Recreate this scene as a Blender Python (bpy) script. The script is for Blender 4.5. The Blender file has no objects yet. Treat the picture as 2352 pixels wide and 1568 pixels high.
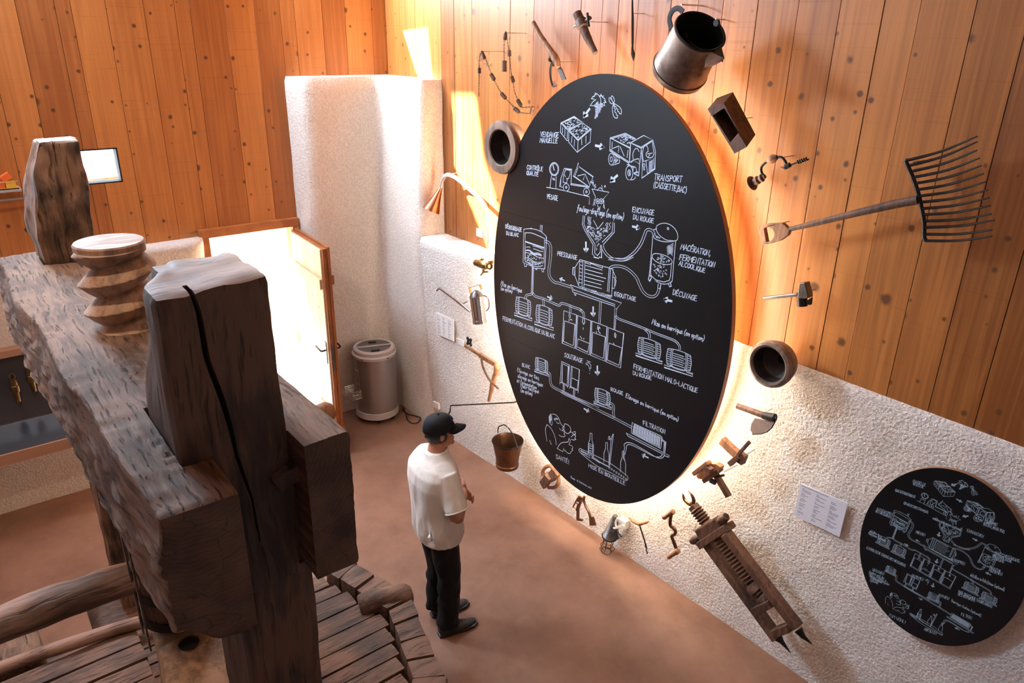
import bpy, bmesh, math, random
import numpy as np
from mathutils import Vector, Matrix, noise
random.seed(7)
C = bpy.context.scene.collection
PI = math.pi

# ------------------------------------------------------------------ camera
# room axes: X runs along the right wall away from the corner, -Y along the left wall, Z up (metres)
RC = np.array([[0.61366406, 0.78941226, 0.01564301],
               [0.30882755, -0.22174475, -0.924908],
               [-0.72666496, 0.57241379, -0.37986904]])
FPX = 1704.87
CAM = np.array([7.261, -4.02, 4.05])
cd = bpy.data.cameras.new('camera'); cam = bpy.data.objects.new('camera', cd); C.objects.link(cam)
cd.sensor_width = 36.0; cd.lens = 36.0*FPX/2352.0; cd.clip_start = 0.05; cd.clip_end = 200
mw = Matrix.Identity(4)
for r in range(3):
    mw[r][0] = RC[0][r]; mw[r][1] = -RC[1][r]; mw[r][2] = -RC[2][r]; mw[r][3] = CAM[r]
cam.matrix_world = mw
bpy.context.scene.camera = cam

# ------------------------------------------------------------------ colour management
sc = bpy.context.scene
sc.view_settings.view_transform = 'Standard'; sc.view_settings.look = 'None'
sc.view_settings.gamma = 1.0; sc.view_settings.use_curve_mapping = False
sc.view_settings.exposure = -0.12

# ------------------------------------------------------------------ world and lights
w = bpy.data.worlds.new('sky'); sc.world = w; w.use_nodes = True
wn = w.node_tree.nodes['Background']; wn.inputs[0].default_value = (0.72, 0.86, 1.0, 1); wn.inputs[1].default_value = 3.0

def sun(direction, strength, color, angle):
    l = bpy.data.lights.new('sun', 'SUN'); l.energy = strength; l.color = color; l.angle = angle
    o = bpy.data.objects.new('sun', l); C.objects.link(o)
    o.rotation_euler = Vector(direction).to_track_quat('-Z', 'Y').to_euler(); return o
SUN_DIR = Vector((1.0, 1.1, -1.25)).normalized()
sun(SUN_DIR, 130.0, (1.0, 0.97, 0.92), math.radians(1.2))

def area(name, loc, target, sx, sy, power, color, spread=180):
    l = bpy.data.lights.new(name, 'AREA'); l.shape = 'RECTANGLE'; l.size = sx; l.size_y = sy
    l.energy = power; l.color = color; l.spread = math.radians(spread)
    o = bpy.data.objects.new(name, l); C.objects.link(o); o.location = loc
    o.rotation_euler = (Vector(target)-Vector(loc)).to_track_quat('-Z', 'Y').to_euler(); return o
def spot(name, loc, target, power, color, deg, blend=0.6, size=0.04):
    l = bpy.data.lights.new(name, 'SPOT'); l.energy = power; l.color = color
    l.spot_size = math.radians(deg); l.spot_blend = blend; l.shadow_soft_size = size
    o = bpy.data.objects.new(name, l); C.objects.link(o); o.location = loc
    o.rotation_euler = (Vector(target)-Vector(loc)).to_track_quat('-Z', 'Y').to_euler(); return o
# daylight through the large window of the left wall (outside the frame) plus an added lamp under the closed ceiling, as light from above
area('window_daylight', (0.1, -5.55, 3.1), (6.0, 0.0, 1.6), 1.5, 1.3, 30, (0.60, 0.76, 1.0))
area('overhead_fill', (2.6, -3.9, 5.9), (3.2, -3.6, 0), 2.1, 1.5, 55, (0.66, 0.81, 1.0))
area('clerestory_daylight', (0.12, -1.25, 4.85), (1.8, 0.0, 3.5), 1.5, 0.6, 150, (0.84, 0.92, 1.0), 140)
area('clerestory_daylight', (0.15, -3.7, 5.15), (5.5, 0.0, 1.2), 1.3, 0.6, 230, (0.66, 0.82, 1.0), 130)
# warm ceiling spots
WARM = (1.0, 0.74, 0.50)
spot('ceiling_spot', (5.6, -2.6, 5.8), (3.4, -1.5, 0), 130, WARM, 62)
spot('ceiling_spot', (1.9, -3.4, 5.8), (3.4, -1.5, 0), 90, WARM, 62)
spot('ceiling_spot', (4.5, -4.4, 5.8), (0.1, -3.6, 1.6), 260, WARM, 95)
spot('ceiling_spot', (1.6, -6.0, 5.6), (2.8, -4.0, 0.3), 150, WARM, 60)

# ------------------------------------------------------------------ helpers
def ray(u, v):
    return RC.T @ np.array([(u-1176)/FPX, (v-784)/FPX, 1.0])
def on(u, v, ax, val):
    """the point seen at pixel (u,v) on the room plane axis=val"""
    r = ray(u, v); t = (val-CAM[ax])/r[ax]; return Vector(CAM+t*r)
def W(u, v, d):
    """a point standing d metres in front of the right wall"""
    return on(u, v, 1, -d)

def link(o, parent=None):
    C.objects.link(o)
    if parent is not None: o.parent = parent
    return o
def meshobj(name, verts, faces, mat, parent=None, smooth=False, mi=None, mats=None):
    me = bpy.data.meshes.new(name); me.from_pydata([tuple(v) for v in verts], [], faces)
    o = bpy.data.objects.new(name, me)
    if mats:
        for m in mats: me.materials.append(m)
        if mi: me.polygons.foreach_set('material_index', mi)
    elif mat: me.materials.append(mat)
    if smooth: me.polygons.foreach_set('use_smooth', [True]*len(me.polygons))
    me.update()
    link(o)
    if parent is not None:
        o.parent = parent; o.matrix_parent_inverse = parent.matrix_world.inverted() if False else Matrix.Translation(-parent.location)
    return o
def tag(o, label=None, cat=None, group=None, kind=None):
    if label: o['label'] = label
    if cat: o['category'] = cat
    if group: o['group'] = group
    if kind: o['kind'] = kind
    return o
def thing(name, label, cat, loc=(0, 0, 0), group=None):
    o = bpy.data.objects.new(name, None); C.objects.link(o); o.location = Vector(loc)
    o.empty_display_size = 0.05
    return tag(o, label, cat, group)

def frame(axis):
    a = Vector(axis).normalized()
    h = Vector((0, 0, 1)) if abs(a.z) < 0.9 else Vector((1, 0, 0))
    x = h.cross(a).normalized(); y = a.cross(x).normalized(); return x, y, a

class MB:
    def __init__(s): s.v = []; s.f = []; s.sm = []
    def add(s, vs, fs, smooth=False):
        n = len(s.v); s.v += [Vector(p) for p in vs]; s.f += [tuple(i+n for i in f) for f in fs]; s.sm += [smooth]*len(fs); return s
    def box(s, c, sx, sy, sz, M=None):
        vs = [Vector((a*sx/2, b*sy/2, e*sz/2)) for a in (-1, 1) for b in (-1, 1) for e in (-1, 1)]
        if M: vs = [M @ p for p in vs]
        c = Vector(c); vs = [p+c for p in vs]
        return s.add(vs, [(0, 1, 3, 2), (4, 6, 7, 5), (0, 4, 5, 1), (2, 3, 7, 6), (0, 2, 6, 4), (1, 5, 7, 3)])
    def bx(s, x0, x1, y0, y1, z0, z1):
        return s.box(((x0+x1)/2, (y0+y1)/2, (z0+z1)/2), x1-x0, y1-y0, z1-z0)
    def bar(s, a, b, wd, ht, up=(0, 0, 1)):
        """rectangular bar from a to b"""
        a = Vector(a); b = Vector(b); d = b-a; L = d.length; d.normalize()
        sd = d.cross(Vector(up)).normalized(); u = sd.cross(d)
        M = Matrix((d, sd, u)).transposed(); return s.box((a+b)/2, L, wd, ht, M)
    def tube(s, pts, r, n=10, closed=False, cap=True):
        pts = [Vector(p) for p in pts]; rs = r if isinstance(r, (list, tuple)) else [r]*len(pts)
        m = len(pts); rings = []; x = None
        for i in range(m):
            if closed: t = pts[(i+1) % m]-pts[i-1]
            else: t = pts[min(i+1, m-1)]-pts[max(i-1, 0)]
            if t.length < 1e-9: t = Vector((0, 0, 1))
            t.normalize()
            if x is None: x = frame(t)[0]
            x = (x-t*x.dot(t));
            if x.length < 1e-6: x = frame(t)[0]
            x.normalize(); y = t.cross(x)
            rings.append([pts[i]+(x*math.cos(2*PI*k/n)+y*math.sin(2*PI*k/n))*rs[i] for k in range(n)])
        vs = [p for q in rings for p in q]; fs = []
        for i in range(m if closed else m-1):
            j = (i+1) % m
            for k in range(n):
                k2 = (k+1) % n; fs.append((i*n+k, i*n+k2, j*n+k2, j*n+k))
        s.add(vs, fs, True)
        if cap and not closed:
            s.add(rings[0], [tuple(range(n))[::-1]]); s.add(rings[-1], [tuple(range(n))])
        return s
    def lathe(s, prof, o, axis, n=24, smooth=True, sx=1.0, sy=1.0):
        """prof: list of (radius, height along axis)"""
        o = Vector(o); x, y, a = frame(axis); vs = []; fs = []
        for r, h in prof:
            for k in range(n):
                t = 2*PI*k/n; vs.append(o+a*h+x*(r*math.cos(t)*sx)+y*(r*math.sin(t)*sy))
        for i in range(len(prof)-1):
            for k in range(n):
                k2 = (k+1) % n; fs.append((i*n+k, i*n+k2, (i+1)*n+k2, (i+1)*n+k))
        s.add(vs, fs, smooth)
        return s
    def prism(s, poly, depth):
        """poly: 3-D points in a plane, depth: vector of extrusion"""
        poly = [Vector(p) for p in poly]; d = Vector(depth); n = len(poly)
        s.add(poly+[p+d for p in poly], [tuple(range(n)), tuple(range(2*n-1, n-1, -1))]+[(i, (i+1) % n, (i+1) % n+n, i+n) for i in range(n)])
        return s
    def sphere(s, c, r, n=12, m=8, sc=(1, 1, 1), M=None):
        c = Vector(c); vs = []; fs = []
        for i in range(m+1):
            ph = PI*i/m
            for k in range(n):
                t = 2*PI*k/n; p = Vector((math.sin(ph)*math.cos(t)*r*sc[0], math.sin(ph)*math.sin(t)*r*sc[1], math.cos(ph)*r*sc[2]))
                if M: p = M @ p
                vs.append(c+p)
        for i in range(m):
            for k in range(n):
                fs.append((i*n+k, i*n+(k+1) % n, (i+1)*n+(k+1) % n, (i+1)*n+k))
        return s.add(vs, fs, True)
    def build(s, name, mat, parent=None, bevel=0, sub=0, loc=None):
        me = bpy.data.meshes.new(name)
        loc = Vector(loc) if loc is not None else Vector((0, 0, 0))
        me.from_pydata([tuple(p-loc) for p in s.v], [], s.f)
        bm = bmesh.new(); bm.from_mesh(me); bmesh.ops.remove_doubles(bm, verts=bm.verts, dist=1e-6)
        bmesh.ops.recalc_face_normals(bm, faces=bm.faces); bm.to_mesh(me); bm.free()
        if any(s.sm):
            # smooth by angle
            me.polygons.foreach_set('use_smooth', [True]*len(me.polygons))
            try: me.set_sharp_from_angle(angle=math.radians(38))
            except Exception: pass
        if mat: me.materials.append(mat)
        o = bpy.data.objects.new(name, me); C.objects.link(o); o.location = loc
        if parent is not None:
            o.parent = parent; o.matrix_parent_inverse = world_of(parent).inverted()
        if bevel:
            b = o.modifiers.new('bevel', 'BEVEL'); b.width = bevel; b.segments = 2; b.limit_method = 'ANGLE'; b.angle_limit = math.radians(40)
        if sub:
            b = o.modifiers.new('sub', 'SUBSURF'); b.levels = sub; b.render_levels = sub
        return o
def world_of(o):
    M = Matrix.Translation(o.location) @ o.rotation_euler.to_matrix().to_4x4()
    if o.parent is not None: M = world_of(o.parent) @ o.matrix_parent_inverse @ M
    return M

def catmull(P, n=6):
    P = [Vector(p) for p in P]
    if len(P) < 3: return P
    out = []
    for i in range(len(P)-1):
        p0 = P[max(i-1, 0)]; p1 = P[i]; p2 = P[i+1]; p3 = P[min(i+2, len(P)-1)]
        for k in range(n):
            t = k/n
            out.append(0.5*((2*p1)+(p2-p0)*t+(2*p0-5*p1+4*p2-p3)*t*t+(3*p1-p0-3*p2+p3)*t**3))
    out.append(P[-1]); return out
def lerp(a, b, t): return a+(b-a)*t

# ------------------------------------------------------------------ materials
def new_mat(name):
    m = bpy.data.materials.new(name); m.use_nodes = True; nt = m.node_tree
    return m, nt, nt.nodes, nt.links, nt.nodes['Principled BSDF']
def simple(name, col, rough=0.6, metal=0.0, var=0.0, scale=8.0, bump=0.0, bscale=40, spec=0.5, col2=None):
    m, nt, N, L, B = new_mat(name)
    B.inputs['Base Color'].default_value = (*col, 1); B.inputs['Roughness'].default_value = rough
    B.inputs['Metallic'].default_value = metal; B.inputs['Specular IOR Level'].default_value = spec
    tc = N.new('ShaderNodeTexCoord')
    if var > 0 or col2:
        n = N.new('ShaderNodeTexNoise'); n.inputs['Scale'].default_value = scale; n.inputs['Detail'].default_value = 5; n.inputs['Roughness'].default_value = 0.6
        L.new(tc.outputs['Object'], n.inputs['Vector'])
        r = N.new('ShaderNodeValToRGB'); c2 = col2 or tuple(c*(1-var) for c in col)
        r.color_ramp.elements[0].position = 0.35; r.color_ramp.elements[1].position = 0.68
        r.color_ramp.elements[0].color = (*c2, 1); r.color_ramp.elements[1].color = (*col, 1)
        L.new(n.outputs['Fac'], r.inputs['Fac']); L.new(r.outputs['Color'], B.inputs['Base Color'])
    if bump > 0:
        n2 = N.new('ShaderNodeTexNoise'); n2.inputs['Scale'].default_value = bscale; n2.inputs['Detail'].default_value = 4
        L.new(tc.outputs['Object'], n2.inputs['Vector'])
        b = N.new('ShaderNodeBump'); b.inputs['Strength'].default_value = 1.0; b.inputs['Distance'].default_value = bump
        L.new(n2.outputs['Fac'], b.inputs['Height']); L.new(b.outputs['Normal'], B.inputs['Normal'])
    return m

def plank_mat(name, cA, cB, knot=(0.12, 0.045, 0.015)):
    """softwood board: grain along local Z, random tone per board, scattered knots"""
    m, nt, N, L, B = new_mat(name)
    tc = N.new('ShaderNodeTexCoord'); oi = N.new('ShaderNodeObjectInfo')
    mul = N.new('ShaderNodeVectorMath'); mul.operation = 'SCALE'; mul.inputs[0].default_value = (37.1, 53.7, 91.3)
    L.new(oi.outputs['Random'], mul.inputs['Scale'])
    add = N.new('ShaderNodeVectorMath'); add.operation = 'ADD'
    L.new(tc.outputs['Object'], add.inputs[0]); L.new(mul.outputs[0], add.inputs[1])
    # knots
    sx = N.new('ShaderNodeSeparateXYZ'); L.new(add.outputs[0], sx.inputs[0])
    sm = N.new('ShaderNodeMath'); sm.operation = 'ADD'; L.new(sx.outputs[0], sm.inputs[0]); L.new(sx.outputs[1], sm.inputs[1])
    sz = N.new('ShaderNodeMath'); sz.operation = 'MULTIPLY'; sz.inputs[1].default_value = 0.95; L.new(sx.outputs[2], sz.inputs[0])
    mp = N.new('ShaderNodeCombineXYZ'); L.new(sm.outputs[0], mp.inputs[0]); L.new(sz.outputs[0], mp.inputs[1])
    nk = N.new('ShaderNodeTexNoise'); nk.inputs['Scale'].default_value = 30; L.new(add.outputs[0], nk.inputs['Vector'])
    def knots(scale, rad, dens):
        v = N.new('ShaderNodeTexVoronoi'); v.voronoi_dimensions = '2D'; v.inputs['Scale'].default_value = scale; L.new(mp.outputs[0], v.inputs['Vector'])
        wv0 = N.new('ShaderNodeMath'); wv0.operation = 'MULTIPLY_ADD'; wv0.inputs[1].default_value = -rad*0.9; L.new(nk.outputs['Fac'], wv0.inputs[0]); L.new(v.outputs['Distance'], wv0.inputs[2])
        s0 = N.new('ShaderNodeSeparateColor'); L.new(v.outputs['Color'], s0.inputs[0])
        wv = N.new('ShaderNodeMath'); wv.operation = 'MULTIPLY_ADD'; wv.inputs[1].default_value = rad*0.9; L.new(s0.outputs[1], wv.inputs[0]); L.new(wv0.outputs[0], wv.inputs[2])
        k = N.new('ShaderNodeMapRange'); k.inputs['From Min'].default_value = 0.0; k.inputs['From Max'].default_value = rad*1.1
        k.inputs['To Min'].default_value = 1; k.inputs['To Max'].default_value = 0; L.new(wv.outputs[0], k.inputs['Value'])
        sp = N.new('ShaderNodeSeparateColor'); L.new(v.outputs['Color'], sp.inputs[0])
        g = N.new('ShaderNodeMath'); g.operation = 'LESS_THAN'; g.inputs[1].default_value = dens; L.new(sp.outputs[0], g.inputs[0])
        mm = N.new('ShaderNodeMath'); mm.operation = 'MULTIPLY'; L.new(k.outputs[0], mm.inputs[0]); L.new(g.outputs[0], mm.inputs[1])
        return v, mm
    v1, k1 = knots(5.6, 0.082, 0.42); v2, k2 = knots(2.2, 0.056, 0.38)
    km = N.new('ShaderNodeMath'); km.operation = 'MAXIMUM'; L.new(k1.outputs[0], km.inputs[0]); L.new(k2.outputs[0], km.inputs[1])
    # grain
    mg = N.new('ShaderNodeMapping'); mg.inputs['Scale'].default_value = (40, 40, 1.0); L.new(add.outputs[0], mg.inputs['Vector'])
    ng = N.new('ShaderNodeTexNoise'); ng.inputs['Scale'].default_value = 1.0; ng.inputs['Detail'].default_value = 4; ng.inputs['Distortion'].default_value = 0.6
    L.new(mg.outputs[0], ng.inputs['Vector'])
    ml = N.new('ShaderNodeMapping'); ml.inputs['Scale'].default_value = (3.0, 3.0, 0.35); L.new(add.outputs[0], ml.inputs['Vector'])
    nl = N.new('ShaderNodeTexNoise'); nl.inputs['Scale'].default_value = 1.0; nl.inputs['Detail'].default_value = 3; L.new(ml.outputs[0], nl.inputs['Vector'])
    # rings: contour lines of a stretched noise give cathedral figure
    mr = N.new('ShaderNodeMath'); mr.operation = 'MULTIPLY'; mr.inputs[1].default_value = 46; L.new(nl.outputs['Fac'], mr.inputs[0])
    fr = N.new('ShaderNodeMath'); fr.operation = 'SINE'; L.new(mr.outputs[0], fr.inputs[0])
    a1 = N.new('ShaderNodeMath'); a1.operation = 'MULTIPLY_ADD'; a1.inputs[1].default_value = 0.06; L.new(fr.outputs[0], a1.inputs[0]); L.new(ng.outputs['Fac'], a1.inputs[2])
    rr = N.new('ShaderNodeMath'); rr.operation = 'MULTIPLY_ADD'; rr.inputs[1].default_value = 0.66; rr.inputs[2].default_value = -0.33
    L.new(oi.outputs['Random'], rr.inputs[0])
    a2 = N.new('ShaderNodeMath'); a2.operation = 'ADD'; L.new(a1.outputs[0], a2.inputs[0]); L.new(rr.outputs[0], a2.inputs[1])
    ramp = N.new('ShaderNodeValToRGB'); ramp.color_ramp.elements[0].position = 0.12; ramp.color_ramp.elements[1].position = 0.92
    ramp.color_ramp.elements[0].color = (*cA, 1); ramp.color_ramp.elements[1].color = (*cB, 1); L.new(a2.outputs[0], ramp.inputs['Fac'])
    # fine cross saw marks
    ms = N.new('ShaderNodeMapping'); ms.inputs['Scale'].default_value = (1.2, 1.2, 75); L.new(add.outputs[0], ms.inputs['Vector'])
    ns = N.new('ShaderNodeTexNoise'); ns.inputs['Scale'].default_value = 1; ns.inputs['Detail'].default_value = 2; L.new(ms.outputs[0], ns.inputs['Vector'])
    rs = N.new('ShaderNodeMapRange'); rs.inputs['From Min'].default_value = 0.62; rs.inputs['From Max'].default_value = 0.75; rs.inputs['To Max'].default_value = 0.22
    L.new(ns.outputs['Fac'], rs.inputs['Value'])
    m1 = N.new('ShaderNodeMixRGB'); m1.inputs['Color2'].default_value = (cA[0]*0.55, cA[1]*0.5, cA[2]*0.45, 1)
    L.new(rs.outputs[0], m1.inputs['Fac']); L.new(ramp.outputs['Color'], m1.inputs['Color1'])
    m2 = N.new('ShaderNodeMixRGB'); m2.inputs['Color2'].default_value = (*knot, 1); kk = N.new('ShaderNodeMath'); kk.operation = 'MULTIPLY'; kk.inputs[1].default_value = 1.5; kk.use_clamp = True
    L.new(km.outputs[0], kk.inputs[0]); L.new(kk.outputs[0], m2.inputs['Fac']); L.new(m1.outputs[0], m2.inputs['Color1'])
    L.new(m2.outputs[0], B.inputs['Base Color']); B.inputs['Roughness'].default_value = 0.42; B.inputs['Specular IOR Level'].default_value = 0.5
    bp = N.new('ShaderNodeBump'); bp.inputs['Distance'].default_value = 0.0015; bp.inputs['Strength'].default_value = 0.6
    L.new(a1.outputs[0], bp.inputs['Height']); L.new(bp.outputs['Normal'], B.inputs['Normal'])
    return m

def old_wood(name, dark, light, grain=(1, 0, 0), gs=14, bump=0.006, rough=0.62, patch=2.5, crack=0.5):
    """weathered hewn timber, fibres along `grain`"""
    m, nt, N, L, B = new_mat(name)
    tc = N.new('ShaderNodeTexCoord')
    sc3 = [gs*(0.10 if abs(g) > 0.5 else 1.0) for g in grain]
    # warp
    nw = N.new('ShaderNodeTexNoise'); nw.inputs['Scale'].default_value = 3.0; nw.inputs['Detail'].default_value = 2; L.new(tc.outputs['Object'], nw.inputs['Vector'])
    wv = N.new('ShaderNodeVectorMath'); wv.operation = 'SCALE'; wv.inputs['Scale'].default_value = 0.07; L.new(nw.outputs['Color'], wv.inputs[0])
    ad = N.new('ShaderNodeVectorMath'); ad.operation = 'ADD'; L.new(tc.outputs['Object'], ad.inputs[0]); L.new(wv.outputs[0], ad.inputs[1])
    mp = N.new('ShaderNodeMapping'); mp.inputs['Scale'].default_value = sc3; L.new(ad.outputs[0], mp.inputs['Vector'])
    n1 = N.new('ShaderNodeTexNoise'); n1.inputs['Scale'].default_value = 1.0; n1.inputs['Detail'].default_value = 8; n1.inputs['Roughness'].default_value = 0.65; L.new(mp.outputs[0], n1.inputs['Vector'])
    n2 = N.new('ShaderNodeTexNoise'); n2.inputs['Scale'].default_value = patch; n2.inputs['Detail'].default_value = 4; L.new(tc.outputs['Object'], n2.inputs['Vector'])
    mx = N.new('ShaderNodeMath'); mx.operation = 'MULTIPLY_ADD'; mx.inputs[1].default_value = 0.8; L.new(n2.outputs['Fac'], mx.inputs[0]); L.new(n1.outputs['Fac'], mx.inputs[2])
    r = N.new('ShaderNodeValToRGB'); e = r.color_ramp.elements; e[0].position = 0.66; e[1].position = 1.12 if False else 1.0
    e[0].color = (*dark, 1); e[1].color = (*light, 1)
    mid = e.new(0.84); mid.color = tuple(0.62*d+0.38*l for d, l in zip(dark, light))+(1,)
    L.new(mx.outputs[0], r.inputs['Fac'])
    # fine dark checks along the fibre
    mc = N.new('ShaderNodeMapping'); mc.inputs['Scale'].default_value = [s*2.6*(0.6 if abs(g) > .5 else 1) for s, g in zip(sc3, grain)]; L.new(ad.outputs[0], mc.inputs['Vector'])
    nc = N.new('ShaderNodeTexNoise'); nc.inputs['Scale'].default_value = 1.0; nc.inputs['Detail'].default_value = 3; L.new(mc.outputs[0], nc.inputs['Vector'])
    rc = N.new('ShaderNodeMapRange'); rc.inputs['From Min'].default_value = 0.30; rc.inputs['From Max'].default_value = 0.40; rc.inputs['To Min'].default_value = crack; rc.inputs['To Max'].default_value = 0.0
    L.new(nc.outputs['Fac'], rc.inputs['Value'])
    mk = N.new('ShaderNodeMixRGB'); mk.inputs['Color2'].default_value = (dark[0]*0.25, dark[1]*0.22, dark[2]*0.22, 1)
    L.new(rc.outputs[0], mk.inputs['Fac']); L.new(r.outputs['Color'], mk.inputs['Color1']); L.new(mk.outputs[0], B.inputs['Base Color'])
    B.inputs['Roughness'].default_value = rough
    sb = N.new('ShaderNodeMath'); sb.operation = 'SUBTRACT'; L.new(n1.outputs['Fac'], sb.inputs[0]); L.new(rc.outputs[0], sb.inputs[1])
    b = N.new('ShaderNodeBump'); b.inputs['Distance'].default_value = bump; b.inputs['Strength'].default_value = 0.9
    L.new(sb.outputs[0], b.inputs['Height']); L.new(b.outputs['Normal'], B.inputs['Normal'])
    return m

def plaster_mat(name, col, dist=0.012, scale=55):
    m, nt, N, L, B = new_mat(name)
    tc = N.new('ShaderNodeTexCoord')
    n1 = N.new('ShaderNodeTexNoise'); n1.inputs['Scale'].default_value = scale; n1.inputs['Detail'].default_value = 3.5; n1.inputs['Roughness'].default_value = 0.55; n1.inputs['Distortion'].default_value = 0.5
    n2 = N.new('ShaderNodeTexVoronoi'); n2.inputs['Scale'].default_value = scale*0.75
    n3 = N.new('ShaderNodeTexNoise'); n3.inputs['Scale'].default_value = 6; n3.inputs['Detail'].default_value = 3
    for n in (n1, n2, n3): L.new(tc.outputs['Object'], n.inputs['Vector'])
    a = N.new('ShaderNodeMath'); a.operation = 'MULTIPLY_ADD'; a.inputs[1].default_value = -0.28; L.new(n2.outputs['Distance'], a.inputs[0]); L.new(n1.outputs['Fac'], a.inputs[2])
    a2 = N.new('ShaderNodeMath'); a2.operation = 'MULTIPLY_ADD'; a2.inputs[1].default_value = 0.7; L.new(n3.outputs['Fac'], a2.inputs[0]); L.new(a.outputs[0], a2.inputs[2])
    b = N.new('ShaderNodeBump'); b.inputs['Distance'].default_value = dist; b.inputs['Strength'].default_value = 1.0
    L.new(a2.outputs[0], b.inputs['Height']); L.new(b.outputs['Normal'], B.inputs['Normal'])
    r = N.new('ShaderNodeValToRGB'); r.color_ramp.elements[0].position = 0.22; r.color_ramp.elements[1].position = 0.5
    r.color_ramp.elements[0].color = (col[0]*0.84, col[1]*0.80, col[2]*0.78, 1); r.color_ramp.elements[1].color = (*col, 1)
    L.new(a.outputs[0], r.inputs['Fac']); L.new(r.outputs['Color'], B.inputs['Base Color'])
    B.inputs['Roughness'].default_value = 0.9; B.inputs['Specular IOR Level'].default_value = 0.2
    return m

def emit(name, col, s):
    m, nt, N, L, B = new_mat(name)
    B.inputs['Base Color'].default_value = (0, 0, 0, 1); B.inputs['Emission Color'].default_value = (*col, 1); B.inputs['Emission Strength'].default_value = s
    return m
def glass_mat(name, tint=(1, 1, 1), rough=0.02):
    m, nt, N, L, B = new_mat(name)
    B.inputs['Base Color'].default_value = (*tint, 1); B.inputs['Roughness'].default_value = rough
    B.inputs['Transmission Weight'].default_value = 1.0; B.inputs['IOR'].default_value = 1.45
    return m

M = {}
M['plankR'] = plank_mat('pine_board_right', (0.215, 0.068, 0.015), (0.50, 0.195, 0.048))
M['plankL'] = plank_mat('pine_board_left', (0.33, 0.105, 0.024), (0.58, 0.225, 0.058))
M['plaster'] = plaster_mat('rough_lime_plaster', (0.78, 0.74, 0.71), dist=0.015, scale=58)
M['plasterL'] = plaster_mat('lime_plaster', (0.78, 0.72, 0.67), dist=0.006, scale=60)
M['beam'] = old_wood('hewn_beam', (0.048, 0.025, 0.015), (0.215, 0.128, 0.082), (1, 0, 0), gs=34, bump=0.007, rough=.72, crack=.85)
M['postwood'] = old_wood('hewn_post', (0.012, 0.008, 0.007), (0.105, 0.056, 0.036), (0, 0, 1), gs=26, bump=0.006, crack=.7)
def endgrain(name, dark, light):
    m, nt, N, L, B = new_mat(name); tc = N.new('ShaderNodeTexCoord'); mp = N.new('ShaderNodeMapping'); mp.inputs['Location'].default_value = (0, 3.62, -2.95); L.new(tc.outputs['Object'], mp.inputs['Vector'])
    wv = N.new('ShaderNodeTexWave'); wv.wave_type = 'RINGS'; wv.rings_direction = 'X'; wv.inputs['Scale'].default_value = 20; wv.inputs['Distortion'].default_value = 7; wv.inputs['Detail'].default_value = 3; wv.inputs['Detail Scale'].default_value = 1.2; L.new(mp.outputs[0], wv.inputs['Vector'])
    n = N.new('ShaderNodeTexNoise'); n.inputs['Scale'].default_value = 7; n.inputs['Detail'].default_value = 6; L.new(tc.outputs['Object'], n.inputs['Vector'])
    a = N.new('ShaderNodeMath'); a.operation = 'MULTIPLY_ADD'; a.inputs[1].default_value = .09; L.new(wv.outputs['Fac'], a.inputs[0]); L.new(n.outputs['Fac'], a.inputs[2])
    r = N.new('ShaderNodeValToRGB'); r.color_ramp.elements[0].position = .35; r.color_ramp.elements[1].position = .85; r.color_ramp.elements[0].color = (*dark, 1); r.color_ramp.elements[1].color = (*light, 1); L.new(a.outputs[0], r.inputs['Fac'])
    v = N.new('ShaderNodeTexVoronoi'); v.feature = 'DISTANCE_TO_EDGE'; v.inputs['Scale'].default_value = 5; m2 = N.new('ShaderNodeMapping'); m2.inputs['Scale'].default_value = (1, 1, 2.4)
    ad = N.new('ShaderNodeVectorMath'); ad.operation = 'ADD'; sc_ = N.new('ShaderNodeVectorMath'); sc_.operation = 'SCALE'; sc_.inputs['Scale'].default_value = .12; L.new(n.outputs['Color'], sc_.inputs[0]); L.new(tc.outputs['Object'], ad.inputs[0]); L.new(sc_.outputs[0], ad.inputs[1]); L.new(ad.outputs[0], m2.inputs['Vector']); L.new(m2.outputs[0], v.inputs['Vector'])
    k = N.new('ShaderNodeMapRange'); k.inputs['From Max'].default_value = .012; k.inputs['To Min'].default_value = .75; k.inputs['To Max'].default_value = 0; L.new(v.outputs['Distance'], k.inputs['Value'])
    mx = N.new('ShaderNodeMixRGB'); mx.inputs['Color2'].default_value = (.006, .004, .003, 1); L.new(k.outputs[0], mx.inputs['Fac']); L.new(r.outputs['Color'], mx.inputs['Color1']); L.new(mx.outputs[0], B.inputs['Base Color'])
    b = N.new('ShaderNodeBump'); b.inputs['Distance'].default_value = .0025; L.new(n.outputs['Fac'], b.inputs['Height']); L.new(b.outputs['Normal'], B.inputs['Normal']); B.inputs['Roughness'].default_value = .7; return m
M['endgrain'] = endgrain('beam_end_grain', (0.030, 0.016, 0.012), (0.125, 0.070, 0.048))
M['sawn'] = old_wood('sawn_end_grain', (0.07, 0.045, 0.034), (0.25, 0.175, 0.14), (0, 1, 0), gs=34, bump=0.002, crack=0.8)
M['postfar'] = old_wood('rough_brown_post', (0.022, 0.013, 0.009), (0.24, 0.135, 0.085), (0, 0, 1), gs=18, bump=0.012, patch=5.5, crack=.6)
M['bedwood'] = old_wood('press_bed_wood', (0.026, 0.012, 0.008), (0.175, 0.085, 0.048), (0, 1, 0), gs=30, bump=0.006, crack=.7)
M['screwwood'] = old_wood('turned_screw_wood', (0.13, 0.075, 0.052), (0.42, 0.27, 0.19), (0, 0, 1), gs=16, bump=0.003, crack=0.35)
M['palewood'] = old_wood('pale_block_wood', (0.14, 0.085, 0.055), (0.50, 0.33, 0.20), (0, 0, 1), gs=12, bump=0.006, crack=0.3)
M['tool'] = old_wood('tool_wood', (0.030, 0.014, 0.009), (0.16, 0.072, 0.040), (0, 0, 1), gs=40, bump=0.002, crack=0.3)
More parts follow.
